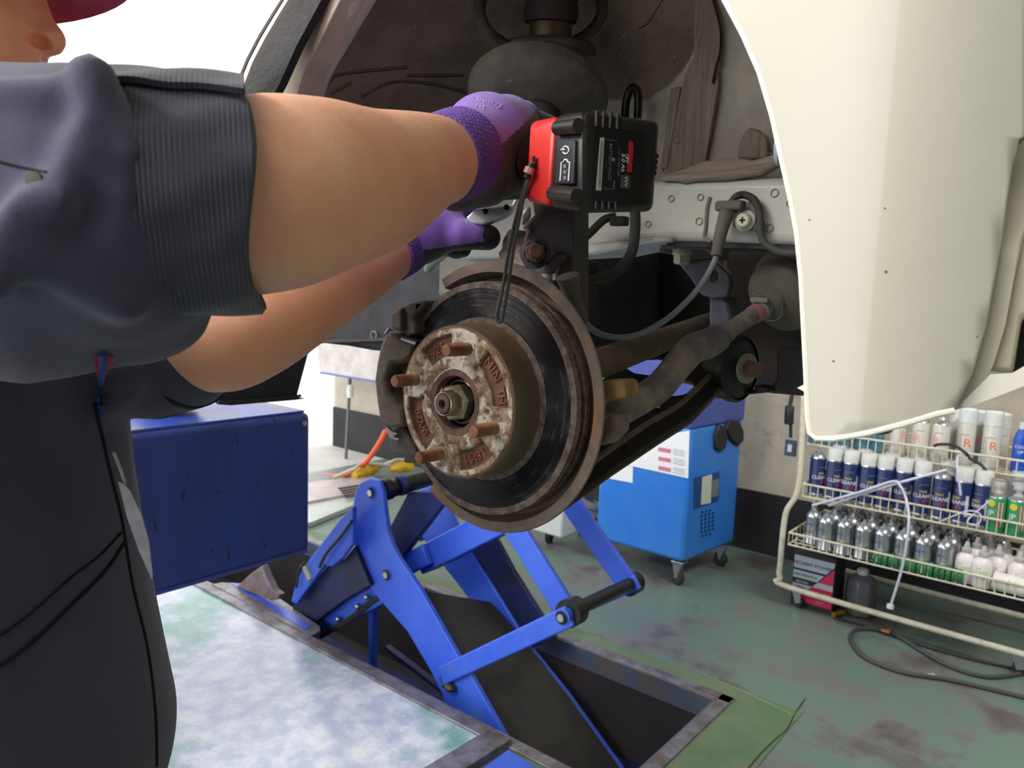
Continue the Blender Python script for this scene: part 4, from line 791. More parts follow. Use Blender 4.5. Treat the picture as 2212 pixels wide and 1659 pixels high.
f = MB(); f.tube([ars(x, y)+np.array([0, 0, .001]) for x, y in ell_(1458, 845, 43, 20, 24, -.1)+ell_(1458, 845, 43, 20, 24, -.1)[:1]], .0025, M_steel, 6); f.lathe([(0, 0), (.006, 0), (.006, .002), (0, .002)], ars(1416, 892)+np.array([0, 0, .007]), (0, 0, 1), M_zinc, 12); f.build('arm_hole_rim', car)
o = pY(1598, 797, .985)
f = MB(); f.lathe([(0, -.01), (.02, -.01), (.03, -.008), (.042, 0), (.044, .03), (.03, .05), (0, .05)], o, (-1, .15, 0), M_rub, 30); f.lathe([(.042, -.004), (.046, 0), (.046, .01), (.042, .014)], o, (-1, .15, 0), M_arm, 30); b = f.build('arm_bushing', car)
f = MB(); o2 = pY(1612, 796, .96); f.lathe([(0, 0), (.02, 0), (.02, .003), (0, .003)], o2, (1, -.3, 0), mat('washer', '#8a8478', .6, .3), 24); f.lathe([(.011, .003), (.011, .018), (.008, .019), (0, .019)], o2, (1, -.3, 0), mat('bolt_orange', '#6e5444', .7, c2='#5c4436', scale=60), 6); f.build('bushing_bolt', car, sharp=30)
f = MB(); f.plate([(1556, 836), (1580, 842), (1620, 846), (1632, 842), (1628, 832), (1655, 836), (1660, 848), (1620, 852), (1560, 848)], rb(.99), (0, .03, 0), M_arm); f.build('bushing_bracket', car, bevel=.003)
# spring strut
ax0 = np.array(P(1157, 235, .94)); ax1 = np.array(P(1187, 40, .99)); AX = (ax1-ax0)/np.linalg.norm(ax1-ax0)
M_blk = mat('strut_black', '#45413b', .75, c2='#33302c', scale=14, bump=.5, bscale=110, c3='#8a7c66', s3=40, lo3=.66, hi3=.78)
f = MB(); f.tube([P(1196, 690, .88), P(1196, 460, .90), P(1175, 300, .93), ax0+AX*.02], [.0225, .0225, .024, .024], M_ub, 28); f.build('strut_tube', car)
f = MB(); f.lathe([(.02, -.004), (.05, -.006), (.075, 0), (.086, .010), (.088, .020), (.080, .032), (.055, .041), (.02, .045)], ax0, AX, M_blk, 56); sp = f.build('spring_seat', car)
o = P(1187, 100, .985); dr_ = (o-CAM)/np.linalg.norm(o-CAM); AX2 = A2 = np.array([0, 0, 1.])-dr_*dr_[2]; AX2 = AX2/np.linalg.norm(AX2)+.12*dr_; f = MB(); f.lathe([(.02, -.012), (.055, -.010), (.059, -.006), (.059, .002), (.052, .006), (.030, .010)], o, AX2, M_blk, 48); f.build('upper_plate', car)
f = MB(); f.lathe([(.0275, .0), (.0275, .030)], o, AX2, mat('collar_tan', '#6d5c48', .55, .4, c2='#4a3e32', scale=30), 40); f.build('damper_collar', car)
f = MB(); f.lathe([(.026, .026), (.033, .028), (.036, .04), (.033, .052), (.037, .06), (.034, .075), (.038, .085), (.036, .14), (.036, .2)], o, AX2, M_ub, 40); f.build('dust_boot', car)
f = MB(); f.tube(spl([P(1075, -60, .96), P(1042, -10, .95), P(1036, 28, .945), P(1048, 62, .94), P(1075, 88, .95), P(1110, 104, .97), P(1180, 108, 1.03), P(1260, 80, 1.04), P(1300, 30, 1.03), P(1290, -30, 1.02)]), .0078, M_blk, 14); f.build('coil_spring', car)
f = MB(); f.ball(pY(1275, 112, .93), .008, M_blk, 10); f.build('spring_stop', car)
# strut clevis, knuckle
M_cast = mat('cast_rust', '#a09284', .8, c2='#6a5a50', scale=60, lo=.42, hi=.58, bump=1, bscale=150)
f = MB(); f.plate([(1154, 440), (1153, 458), (1158, 468), (1134, 491), (1141, 498), (1136, 512), (1134, 530), (1133, 552), (1135, 590), (1180, 612), (1215, 657), (1230, 690), (1238, 690), (1238, 440)], rb(.665), (0, .03, 0), mat('clevis_black', '#303137', .6, c2='#3f3a37', scale=12, bump=.4, bscale=60, c3='#3f3b38', s3=22)); f.build('strut_clevis', car, bevel=.004)
f = MB(); f.tube(spl([pY(1158, 468, .66), pY(1135, 491, .66), pY(1142, 499, .66), pY(1136, 522, .66), pY(1133, 555, .66), pY(1135, 588, .66)]), .0022, M_cast, 8); f.build('clevis_edge', car)
f = MB(); f.plate([(1076, 544), (1082, 538), (1084, 520), (1092, 503), (1101, 492), (1117, 512), (1134, 512), (1135, 590), (1124, 585), (1110, 576), (1084, 568), (1078, 559)], rb(.675), (0, .05, 0), M_cast); f.build('knuckle', car, bevel=.004, label='rusty cast knuckle lug')
M_rb = mat('rust_bolt', '#4e3a32', .8, c2='#664a3c', scale=70, bump=.6, bscale=200)
o = pY(1158, 546, .645)
f = MB(); f.lathe([(0, 0), (.016, 0), (.017, .003), (.012, .004)], o, (.45, -1, .0), MATS['clevis_black'], 24); f.lathe([(.0115, .003), (.0115, .011), (.010, .012), (0, .012)], o, (.6, -1, .0), M_rb, 6); f.lathe([(.0075, .012)]+[(.0075-.0007*(i % 2), .012+.001*i) for i in range(1, 14)]+[(.006, .026), (0, .026)], o, (.75, -1, .03), M_rb, 20); f.build('clevis_bolt', car, sharp=30)
f = MB(); f.plate([(1215, 600), (1255, 600), (1265, 650), (1255, 720), (1240, 745), (1215, 700)], rb(.70), (0, .03, 0), M_ubb); f.build('splash_bracket', car, bevel=.003); f = MB(); f.plate([(1296, 822), (1345, 821), (1350, 860), (1330, 864), (1300, 868), (1294, 850)], rb(.625), (0, .03, 0), mat('rust_block', '#6f5a3c', .9, c2='#8a7048', scale=45, bump=1, bscale=120)); f.build('rust_block', car, bevel=.004); f = MB(); f.plate([(1290, 905), (1325, 890), (1330, 935), (1300, 965), (1285, 960)], rb(.64), (0, .03, 0), M_armb); f.build('knuckle_arm', car, bevel=.004)
# hoses and cables on the car
M_hose = mat('hose_black', '#3a3836', .7, c2='#2e2d2c', scale=20, bump=.2)
def cw(name, pts, r, m, n=8, **k): f = MB(); f.tube(spl(pts, n), spr(r, n) if isinstance(r, list) else r, m, 12); return f.build(name, car, **k)
cw('brake_hose', [pY(1371, 440, .84), pY(1372, 490, .84), pY(1366, 540, .84), pY(1345, 575, .83), pY(1315, 595, .81), pY(1280, 603, .78), pY(1245, 604, .75)], .0068, M_hose)
cw('brake_hose', [pY(1350, 255, .9), pY(1352, 225, .9), pY(1358, 200, .9), pY(1367, 189, .9), pY(1376, 196, .9), pY(1379, 215, .9), pY(1377, 255, .9)], .0055, mat('hose_gloss', '#17181a', .3))
cw('brake_hose', [pY(1330, 468, .87), pY(1305, 475, .86), pY(1275, 503, .85), pY(1240, 535, .84)], .0055, M_hose)
f = MB(); f.box(pY(1338, 478, .865), (.022, .015, .012), M_ubb); f.box(pY(1262, 584, .80), (.03, .02, .022), M_rub); f.box(pY(1248, 572, .80), (.045, .02, .012), M_ub); f.box(pY(1215, 584, .68), (.005, .012, .012), M_wb); f.build('hose_clip', car, bevel=.002)
cw('sensor_elbow', [pY(1222, 557, .67), pY(1205, 560, .66), pY(1191, 575, .655), pY(1184, 595, .655)], .0065, mat('elbow_grey', '#55545a', .6))
f = MB(); f.lathe([(.0068, 0), (.0078, .002), (.0078, .009), (.0068, .011)], pY(1184, 592, .655), (-.02, 0, -1), mat('collar_grey', '#7f7f84', .5), 20); f.tube([pY(1184, 600, .655), pY(1185, 625, .655)], .0045, mat('pipe_black', '#0e0f14', .2), 12); f.box(pY(1198, 598, .655), (.005, .004, .007), M_wb); f.build('sensor_collar', car)
cw('sensor_sleeve', [pY(1226, 596, .635), pY(1238, 640, .645), pY(1249, 670, .66), pY(1256, 690, .675)], [.0125, .0085, .0078, .0078], mat('sleeve_rubber', '#45413c', .75))
cw('sensor_cable', [pY(1256, 686, .675), pY(1275, 708, .70), pY(1305, 724, .72), pY(1345, 729, .74), pY(1390, 718, .77), pY(1440, 690, .80), pY(1480, 655, .83), pY(1515, 615, .85), pY(1540, 572, .87), pY(1548, 552, .87)], .0035, mat('cable_greyblue', '#85878e', .45))
cw('sensor_sleeve', [pY(1547, 552, .87), pY(1558, 500, .875), pY(1570, 460, .88), pY(1574, 450, .88)], [.0065, .0078, .0095, .0115], MATS['sleeve_rubber'])
f = MB(); f.box(pY(1578, 445, .88), (.034, .018, .012), MATS['sleeve_rubber']); f.build('sleeve_head', car, bevel=.003)
cw('sensor_cable', [pY(1578, 440, .88), pY(1590, 425, .88), pY(1607, 421, .885), pY(1627, 430, .885), pY(1638, 450, .885), pY(1643, 480, .885), pY(1642, 500, .885), pY(1652, 525, .885), pY(1675, 540, .885), pY(1700, 546, .885), pY(1750, 547, .885)], .0045, M_hose)
f = MB(); f.plate([(1580, 488), (1590, 470), (1600, 462), (1622, 460), (1634, 474), (1650, 476), (1651, 498), (1636, 499), (1604, 498)], rb(.885), (0, .006, 0), mat('bracket_olive', '#6a665a', .6, c2='#55503f', scale=20)); f.build('cable_bracket', car, bevel=.002)
f = MB(); o = pY(1610, 477, .884); f.lathe([(.012, 0), (.0125, -.001), (.009, -.003), (.009, -.007), (.007, -.009), (0, -.009)], o, (0, 1, 0), M_wb, 24); f.box(o+np.array([0, -.0095, 0]), (.007, .001, .0015), M_crease); f.box(o+np.array([0, -.0095, 0]), (.0015, .001, .007), M_crease); f.build('bracket_screw', car)
f = MB(); f.plate([(948, 552), (975, 545), (1030, 545), (1034, 560), (1034, 640), (945, 645)], rb(1.05), (0, .05, 0), mat('pillar_olive', '#5c5a50', .7, c2='#4e4c44', scale=7)); f.build('rail_support', car, bevel=.01, seg=4)
cw('bracket_tab', [pY(985, 528, .83), pY(960, 545, .83), pY(935, 565, .83), pY(922, 586, .83)], [.008, .0085, .0085, .005], mat('tab_green', '#8d9a88', .6, c2='#7d8a70', scale=30))

f = MB(); f.plate([(452, 832), (462, 822), (560, 780), (668, 757), (641, 858), (662, 861), (640, 864), (500, 876), (474, 874), (458, 862)], lambda x, y: pX(x, y, -1.55), (-.01, 0, 0), mat('cover_black', '#16181c', .6, c2='#20242a', scale=9)); f.tube([pX(470, 868, -1.545), pX(500, 868, -1.545), pX(650, 855, -1.545)], .004, M_black, 6); f.build('sill_cover', car, bevel=.004)

# brake disc

def HP(r, th, h): a = math.radians(th); return (HC[0]+r*math.cos(a), HC[1]+h, HC[2]+r*math.sin(a))
def pocket(r, th):
    d = 0
    for c, hw, r0, r1 in ((117, 21, .0465, .0685), (28, 27, .0475, .0685), (-62, 22, .0475, .0685), (-152, 27, .0475, .0685)):
        da = abs((th-c+180) % 360-180)
        a = min(1, max(0, (hw-da)/2.2)); b = min(1, max(0, (r-r0)/.0012), max(0, (r1-r)/.0012)); b = min(1, max(0, (r-r0)/.0014))*min(1, max(0, (r1-r)/.0014))
        d = max(d, a*b)
    return d
M_hat = mat('hat_corroded', '#8f7a64', .75, c2='#5f4836', scale=110, lo=.45, hi=.58, bump=1, bscale=260, attr=('rust', '#6f5344', '#5a4236', 60), c3='#bdb4aa', s3=48, lo3=.5, hi3=.58)
holes = [pY(912, 858, .546), pY(1052, 890, .546)]
nr, na = 44, 360; V = []; F = []; A = []
for i in range(nr+1):
    r = .0335+(.0765-.0335)*i/nr
    for k in range(na):
        th = 360*k/na; p = pocket(r, th); h = .0055*p
        if r < .0455: h -= .0008
        if r > .0735: h += .0015*((r-.0735)/.003)**2
        x, _, z = HP(r, th, 0)
        for q in holes:
            if math.hypot(x-q[0], z-q[2]) < .0032: h += .006
        h += random.uniform(-1, 1)*.00012*(1-p)
        V.append(HP(r, th, h)); A.append(min(1, p*1.0+max(0, (r-.0715)/.004)*.55+(.2 if r > .067 else 0)))
for i in range(nr):
    for k in range(na): F.append((i*na+k, i*na+(k+1) % na, (i+1)*na+(k+1) % na, (i+1)*na+k))

M_hats = mat('hat_side', '#5a5044', .45, .4, c2='#6b5c48', scale=5, bump=.15, bscale=80, c3='#705030', s3=20, lo3=.6, hi3=.72)
M_edge = mat('disc_edge', '#5a4c44', .85, c2='#3c3430', scale=110, bump=1, bscale=260)
M_disc = mat('disc_face', '#0d0c10', .33, .55)
def radial(mname, o, sc_=1500, st=.35):
    mm = MATS[mname]; nt = mm.node_tree; N = nt.nodes; L = nt.links; b = N['Principled BSDF']
    tc = N.new('ShaderNodeTexCoord'); sp = N.new('ShaderNodeVectorMath'); sp.operation = 'SUBTRACT'; sp.inputs[1].default_value = o; L.new(tc.outputs['Object'], sp.inputs[0])
    mu = N.new('ShaderNodeVectorMath'); mu.operation = 'MULTIPLY'; mu.inputs[1].default_value = (1, 0, 1); L.new(sp.outputs[0], mu.inputs[0])
    ln = N.new('ShaderNodeVectorMath'); ln.operation = 'LENGTH'; L.new(mu.outputs[0], ln.inputs[0])
    nz = N.new('ShaderNodeTexNoise'); nz.noise_dimensions = '1D'; nz.inputs['Scale'].default_value = sc_; nz.inputs['Detail'].default_value = 3; L.new(ln.outputs['Value'], nz.inputs['W'])
    n2 = N.new('ShaderNodeTexNoise'); n2.inputs['Scale'].default_value = 30; L.new(tc.outputs['Object'], n2.inputs['Vector'])
    m1 = N.new('ShaderNodeMath'); m1.operation = 'MULTIPLY'; L.new(nz.outputs['Fac'], m1.inputs[0]); L.new(n2.outputs['Fac'], m1.inputs[1])
    r = N.new('ShaderNodeMapRange'); r.inputs['From Min'].default_value = .33; r.inputs['From Max'].default_value = .42; L.new(m1.outputs[0], r.inputs[0])
    mx = N.new('ShaderNodeMix'); mx.data_type = 'RGBA'; mx.inputs[6].default_value = b.inputs['Base Color'].default_value; mx.inputs[7].default_value = lin('#6a6670'); L.new(r.outputs[0], mx.inputs[0]); L.new(mx.outputs[2], b.inputs['Base Color'])
    bp_ = N.new('ShaderNodeBump'); bp_.inputs['Strength'].default_value = st; bp_.inputs['Distance'].default_value = .001; L.new(nz.outputs['Fac'], bp_.inputs['Height']); L.new(bp_.outputs[0], b.inputs['Normal'])
radial('disc_face', tuple(Vector(HC)-ORG[car]))
Y1 = (0, 1, 0); refx = (1, 0, 0)
f = MB(); k0 = .038
f.lathe([(.0765, .0015), (.0772, .004), (.0778, .020), (.0785, .030), (.0795, k0-.002), (.0835, k0), (.0845, k0+.0008), (.1135, k0+.0008), (.114, k0), (.1205, k0+.0004), (.1215, k0+.007), (.116, k0+.008), (.114, k0+.014), (.116, k0+.0145), (.1215, k0+.015), (.1215, k0+.021), (.11, k0+.022)], HC, Y1, M_disc, 160, mats=[M_hats]*4+[M_edge, M_edge, M_disc, M_edge, M_edge, M_edge, M_edge, M_dark, M_edge, M_edge, M_edge, M_edge])
rotor = f.build('brake_disc', car, sharp=50, label='bare rusty brake disc with dark polished band')
f = MB(); f.add(V, F, M_hat); hat = f.build('disc_hat', rotor, attrs={'rust': A}, sharp=80, label='corroded hub face with cast lettering')
M_cl = mat('cast_letters', '#8a5440', .85, c2='#6a4030', scale=60, bump=.5, bscale=200)
f = MB()
for t, th, s, up in (('7925 S', 117, .0115, 1), ('MIN TH', 28, .0125, 1), ('18MM', -62, .0115, -1), ('0W28', -152, .0115, -1)):
    n = len(t); rr = .0578; f = MB()
    for i, ch in enumerate(t):
        if ch == ' ': continue
        if up > 0: a = th-(i-(n-1)/2)*7.6; rot_ = a-90
        else: a = th-(i-(n-1)/2)*7.6; rot_ = a-90
        c = Vector(HP(rr, a, .0055)); x = Vector((math.cos(math.radians(rot_)), 0, math.sin(math.radians(rot_))))
        f.text(ch, frame(c, (0, -1, 0), x), s*1.1, .004, M_cl)
    f.build('cast_lettering', rotor)

f = MB(); f.lathe([(.0335, .001), (.0332, -.0006), (.027, -.0006), (.0262, .001), (.0255, .008), (.024, .013), (0, .013)], HC, Y1, M_rb, 72, mats=[mat('spigot', '#6b4f44', .6, .3, c2='#54403a', scale=60, bump=.3)]*4+[M_dark, M_dark]); f.build('hub_spigot', car)
M_nut = mat('nut_yellowzinc', '#a8a390', .3, .75, c2='#7d7862', scale=30)
f = MB(); f.lathe([(.022, .012), (.0225, .009), (.0205, .008)], HC, Y1, M_nut, 40); f.lathe([(.0195, .010), (.0198, -.001), (.0175, -.0035), (.0135, -.004)], HC, Y1, M_nut, 6, ref=(math.cos(.2), 0, math.sin(.2))); f.lathe([(.0135, -.003), (.0128, -.012), (.0118, -.0165), (.0105, -.017), (.0100, -.015)], HC, Y1, M_nut, 40); nt_ = f.build('hub_nut', car, sharp=30, label='bright hexagonal axle nut with red paint mark')
f = MB(); f.lathe([(.0098, -.010), (.0096, -.0175), (.0088, -.0185), (.0045, -.0185), (.004, -.016), (.0035, -.008), (0, -.008)], HC, Y1, mat('axle_end', '#6e5a52', .6, .4, c2='#574640', scale=80), 36); f.build('axle_tip', car)
f = MB(); f.lathe([(0, -.0001), (.0028, 0), (.0028, .0006), (0, .0008)], Vector(HP(.0135, 118, -.0125)), (-.3, -.8, .6), mat('paint_red', '#c83040', .4), 8); f.build('paint_mark', nt_)
M_stud = mat('stud_rust', '#8a5c42', .6, .25, c2='#6e4836', scale=60, bump=.3, bscale=200); M_studb = mat('stud_base', '#8d7658', .6, .3, c2='#6e5a44', scale=60)
for th in (162, 73, -18, -107):
    c = HP(.0572, th, 0); prof = [(.0085, .002), (.0085, -.001), (.0064, -.0015)]; mm = [M_hat, M_hat]
    for i in range(22):
        h = -.002-i*.00125; prof += [(.0064, h), (.0057, h-.0006)]; mm += [M_studb if i < 7 else M_stud]*2
    prof += [(.0062, -.0298), (.0052, -.0318), (0, -.032)]; mm += [M_stud]*3
    f = MB(); f.lathe(prof, c, Y1, M_stud, 28, mats=mm[:len(prof)-1]); f.build('wheel_stud', car, sharp=60)
# splash shield: C-shaped, open toward the caliper
M_sh = mat('shield_rust', '#5b5048', .75, c2='#4a4038', scale=20, bump=.5, bscale=120, c3='#6e4a30', s3=12, lo3=.56, hi3=.68)
f = MB(); f.lathe([(.09, .072), (.126, .072), (.1285, .068), (.130, .054), (.131, .051), (.1415, .051), (.1425, .0525), (.1415, .054), (.132, .054), (.130, .072), (.09, .075), (.09, .072)], HC, Y1, M_sh, 110, a0=-121, a1=126, ref=(1, 0, 0)); 
f.build('splash_shield', car, sharp=40, label='rusty splash shield ring behind the disc')
# caliper carrier
M_cal = mat('caliper_cast', '#4a423b', .8, c2='#3a332e', scale=40, bump=.7, bscale=140, c3='#5c4a3a', s3=14, lo3=.6, hi3=.75)
cal = MB(); cal.plate([(811, 783), (819, 745), (828, 724), (845, 716), (856, 734), (888, 747), (889, 774), (872, 785), (846, 788), (838, 800), (832, 820), (836, 848), (848, 866), (868, 880), (874, 924), (831, 924), (818, 914), (811, 868), (806, 822)], rb(.562), (0, .05, 0), M_cal)
cal = cal.build('caliper_carrier', car, bevel=.006, seg=3, label='dark cast caliper carrier left of the disc')
f = MB(); f.plate([(843, 680), (850, 668), (870, 660), (884, 655), (914, 649), (920, 653), (893, 686), (899, 702), (899, 722), (877, 727), (867, 720), (843, 709)], rb(.572), (0, .035, 0), M_cal); f.plate([(843, 673), (866, 663), (868, 716), (843, 710)], rb(.566), (0, .02, 0), M_cal); f.build('upper_lug', cal, bevel=.005, seg=3)
f = MB(); f.plate([(836, 785), (880, 780), (905, 800), (890, 880), (845, 868), (835, 845)], rb(.585), (0, .03, 0), mat('pad_back', '#25211e', .8, c2='#2e2a26', scale=20)); f.build('brake_pad', cal, bevel=.003)  # darkened so its colour paints the shade of the carrier's open recess
f = MB(); f.plate([(842, 926), (872, 922), (905, 985), (895, 989), (870, 987), (842, 975), (839, 948)], rb(.575), (0, .035, 0), M_cal); f.plate([(869, 980), (905, 980), (905, 1002), (869, 1000)], rb(.6), (0, .03, 0), M_ub); f.build('lower_lug', cal, bevel=.004, seg=3)
f = MB(); f.plate([(832, 926), (836, 922), (846, 932), (858, 936), (850, 944), (862, 948), (858, 952), (842, 946)], rb(.568), (0, .003, 0), M_steel); f.tube([pY(848, 716, .575), pY(840, 711, .572), pY(833, 722, .568)], .002, M_steel, 6); f.tube([pY(862, 735, .575), pY(905, 748, .575)], .007, mat('pin_dark', '#3c3c44', .4, .5), 12); f.build('pad_clip', cal)

# ------------------------------------------------------------------ cordless driver
M_red = mat('tool_red', '#d8332e', .38, c2='#c42c2a', scale=12, c3='#7a2422', s3=22, lo3=.66, hi3=.76); M_tb = mat('tool_black', '#1d1d1f', .42, bump=.15, bscale=200, c2='#26241f', scale=20)
dr = thing('cordless_driver', P(1290, 350, .66), 'red and black cordless driver held in the purple gloves, battery facing the viewer', 'power tool')
def hexa(c, m, back):   # c: four (px, py, depth), clockwise; back: same at rear
    a = [P(*q) for q in c]; b = [P(*q) for q in back]
    return a+b, [(0, 1, 2, 3), (7, 6, 5, 4), (0, 4, 5, 1), (1, 5, 6, 2), (2, 6, 7, 3), (3, 7, 4, 0)]
def hx(f, c, back, m): V, F = hexa(c, m, back); f.add(V, F, m)
f = MB(); hx(f, [(1147, 262, .665), (1203, 250, .635), (1187, 448, .635), (1137, 436, .665)], [(1150, 275, .745), (1300, 262, .745), (1290, 440, .745), (1140, 425, .745)], M_red); f.build('foot', dr, bevel=.006, seg=4)
f = MB(); f.tube(spl([P(1170, 350, .72), P(1130, 345, .76), P(1095, 342, .82), P(1080, 345, .87)]), spr([.026, .022, .02, .024]), M_tb, 20); f.build('handle', dr)
f = MB(); f.tube([P(1130, 330, .91), P(1085, 345, .90), P(1060, 390, .885)], [.03, .034, .03], M_tb, 24); f.build('motor_housing', dr)
f = MB(); f.plate([(1006, 470), (1024, 453), (1060, 448), (1106, 440), (1117, 418), (1122, 424), (1108, 454), (1090, 466), (1040, 485), (1018, 482)], lambda x, y: P(x, y, .835), -FW*-.02, mat('head_silver', '#d4d4d6', .3, .4)); f.plate([(1138, 446), (1146, 446), (1147, 462), (1140, 474), (1128, 480), (1130, 458)], lambda x, y: P(x, y, .832), FW*.02, MATS['head_silver']); hd = f.build('silver_head', dr, bevel=.003, seg=3)
f = MB()
for q in ((1048, 457), (1094, 448)): f.lathe([(.0, -.003), (.003, -.002), (.0032, 0)], P(q[0], q[1], .834), FW, M_grease, 14)
f.build('screw', hd)
batt = MB(); hx(batt, [(1200, 249, .636), (1262, 237, .603), (1262, 463, .603), (1187, 449, .636)], [(1215, 262, .70), (1300, 258, .69), (1300, 440, .69), (1210, 440, .70)], M_tb)
hx(batt, [(1258, 237, .604), (1426, 262, .66), (1411, 459, .66), (1256, 463, .604)], [(1260, 258, .69), (1400, 275, .72), (1390, 445, .72), (1258, 440, .69)], M_tb)
batt = batt.build('battery', dr, bevel=.0065, seg=4)
def sp(cs):   # bilinear surface over the battery faces
    A, B, C, D = cs; n = np.cross(np.array(P(*B))-P(*A), np.array(P(*D))-P(*A)); n = n/np.linalg.norm(n)
    if n@FW > 0: n = -n
    o = np.array(P(*A))
    def g(x, y, off=0): r = P(x, y, 1)-CAM; t = ((o+n*off-CAM)@n)/(r@n); return CAM+r*t
    return g, n
gl, nl = sp([(1200, 249, .636), (1262, 237, .603), (1262, 463, .603), (1187, 449, .636)])
gr, n_r = sp([(1258, 237, .604), (1426, 262, .66), (1411, 459, .66), (1256, 463, .604)])
f = MB(); f.tube([gl(1203, 277, .003), gl(1250, 272, .003)], [.0058, .0062], M_tb, 14); f.build('latch', batt); f = MB(); f.tube([gl(1192, 418, .003), gl(1246, 424, .003)], [.0058, .0062], M_tb, 14); f.build('latch', batt)
f = MB(); f.plate([(1203, 302), (1242, 302), (1238, 397), (1198, 397)], lambda x, y: gl(x, y, .0012), -nl*.003, mat('panel_grey', '#2c2e36', .35)); pn = f.build('gauge_panel', batt, bevel=.0008)
M_ic = mat('icon_white', '#dcdcd0', .5); z_ = lambda x, y: gl(x, y, .0018)
f = MB(); f.tube([z_(1222+7*math.cos(a), 324+8*math.sin(a)) for a in np.linspace(-2.6, 2.6, 22)], .0006, M_ic, 6); f.tube([z_(1212, 323), z_(1221, 323)], .0006, M_ic, 6)
f.tube([z_(1210, 391), z_(1213, 351), z_(1218, 349), z_(1219, 345), z_(1225, 345), z_(1226, 349), z_(1231, 351), z_(1228, 391)], .0007, M_ic, 6)
M_led = mat('led_grey', '#6a6c80', .4)
for k in range(3): f.plate([(1217, 355+k*12.5), (1223, 355+k*12.5), (1222.5, 363+k*12.5), (1216.5, 363+k*12.5)], z_, -nl*.0005, M_led)
f.build('charge_icons', pn)
f = MB()
for k in range(4): f = MB(); f.tube([gr(1290+k*15, 241+k*2, -.002), gr(1288+k*15, 256+k*2, .0002), gr(1287+k*15, 274+k*2, -.0005)], .0018, M_tb, 8); f.build('grip_rib', batt); f = MB(); f.tube([gr(1287+k*14, 436, -.0005), gr(1287+k*14, 452, -.0005)], .0016, M_tb, 8); f.build('grip_rib', batt)
f = MB(); w_ = lambda x, y: gr(x, y, .0006)
f.plate([(1284, 270), (1392, 284), (1390, 444), (1280, 438)], lambda x, y: gr(x, y, .0002), -n_r*.001, mat('label_black', '#131418', .35))
f.plate([(1297, 297), (1306, 297), (1299, 412), (1288, 411)], w_, -n_r*.0006, mat('label_white', '#b9b4b0', .5)); f.plate([(1360, 304), (1367, 306), (1369, 318), (1364, 372), (1355, 371)], w_, -n_r*.0006, mat('label_red', '#b82430', .4))
f.tube([w_(1312, 302), w_(1333, 304)], .0003, M_led, 5); f.tube([w_(1303, 408), w_(1326, 409), w_(1327, 390)], .0003, M_led, 5); f.plate([(1343, 378), (1361, 378), (1361, 407), (1341, 406)], w_, -n_r*.0004, mat('label_grey', '#4a4a4c', .5))
up_ = (gr(1350, 300)-gr(1345, 400)); ud = -up_/np.linalg.norm(up_)
def lt(t, x, y, s, m): f.text(t, frame(Vector(gr(x, y, .0011)), Vector(n_r), Vector(ud)), s, .0002, m)
lt('18V', 1355, 342, .0052, M_ic); lt('5.0 Ah', 1346, 352, .0058, M_ic); lt('Li-Ion 10 INR 19/65', 1337, 350, .003, M_led); lt('BATTERY PACK', 1318, 350, .0045, M_led); lt('VVV', 1352, 392, .005, M_ic); lt('x', 1326, 345, .006, M_ytx); lt('RECHARGEABLE BATTERY', 1297, 354, .0032, M_led)
f.build('rating_label', batt)
f = MB()
for k in range(4): f.lathe([(.0, 0), (.0022, 0), (.0022, .0006), (0, .0006)], gr(1418-k*1.5, 337+k*12, .0004), n_r, M_dark, 10)
f.build('vent', batt)
f = MB(); f.plate([(1150, 338), (1157, 337), (1157, 362), (1153, 366), (1150, 352)], lambda x, y: P(x, y, .651), FW*.004, M_dark); f.build('strap_hole', dr)
st = MB(); M_str = mat('strap_cord', '#4c4a48', .5); q = [(1153, 350, .652), (1140, 385, .655), (1126, 430, .665), (1110, 490, .675), (1098, 550, .685), (1086, 620, .695), (1076, 665, .70), (1074, 688, .705), (1079, 696, .705), (1086, 684, .705), (1092, 650, .70), (1100, 600, .69), (1108, 545, .68), (1118, 490, .672), (1130, 430, .662), (1143, 385, .654), (1153, 352, .65)]
st.tube(spl([P(*a) for a in q]), .0017, M_str, 8); st.tube([P(1150, 352, .651), P(1138, 385, .654)], .0034, M_tb, 10); st.tube([P(1145, 362, .649), P(1140, 375, .65)], .0042, mat('strap_bead', '#c08878', .5), 10)
st.build('wrist_strap', label='thin dark wrist strap cord hanging from the driver in front of the disc', cat='strap')

# ------------------------------------------------------------------ mechanic
man = thing('person', (P(0, 1300, .62)[0], P(0, 1300, .62)[1], 0), 'person in dark coveralls, maroon cap and purple gloves reaching into the wheel arch', 'person')
M_skin = mat('skin', '#cf9f84', .5, c2='#c68d72', scale=16, lo=.35, hi=.7, bump=.25, bscale=160, c3='#cc8a76', s3=9, lo3=.6, hi3=.85, spec=.35)
MATS['skin'].node_tree.nodes['Principled BSDF'].inputs['Subsurface Weight'].default_value = .05; MATS['skin'].node_tree.nodes['Principled BSDF'].inputs['Subsurface Radius'].default_value = (.01, .004, .002)
MATS['skin'].node_tree.nodes['Principled BSDF'].inputs['Subsurface Scale'].default_value = 1
A_ = np.array
Rs, Re, Rw = P(-450, 330, .44), P(455, 440, .425), P(985, 343, .665)
RA = [Rs, P(250, 440, .41), Re, P(600, 420, .452), P(700, 404, .50), P(790, 396, .55), P(860, 372, .59), P(915, 352, .625), P(965, 346, .655), P(1010, 330, .70)]
RR = [.050, .047, .0505, .0545, .0535, .0500, .0435, .0370, .0325, .0295]
Ls, Le, Lw = P(-150, 420, .80), P(455, 745, .64), P(850, 535, .83)
LA = [Ls, P(250, 690, .67), Le, P(560, 700, .66), P(660, 640, .70), P(750, 598, .755), P(820, 560, .80), P(860, 535, .83)]
LR = [.048, .041, .0385, .043, .041, .0345, .0285, .0255]
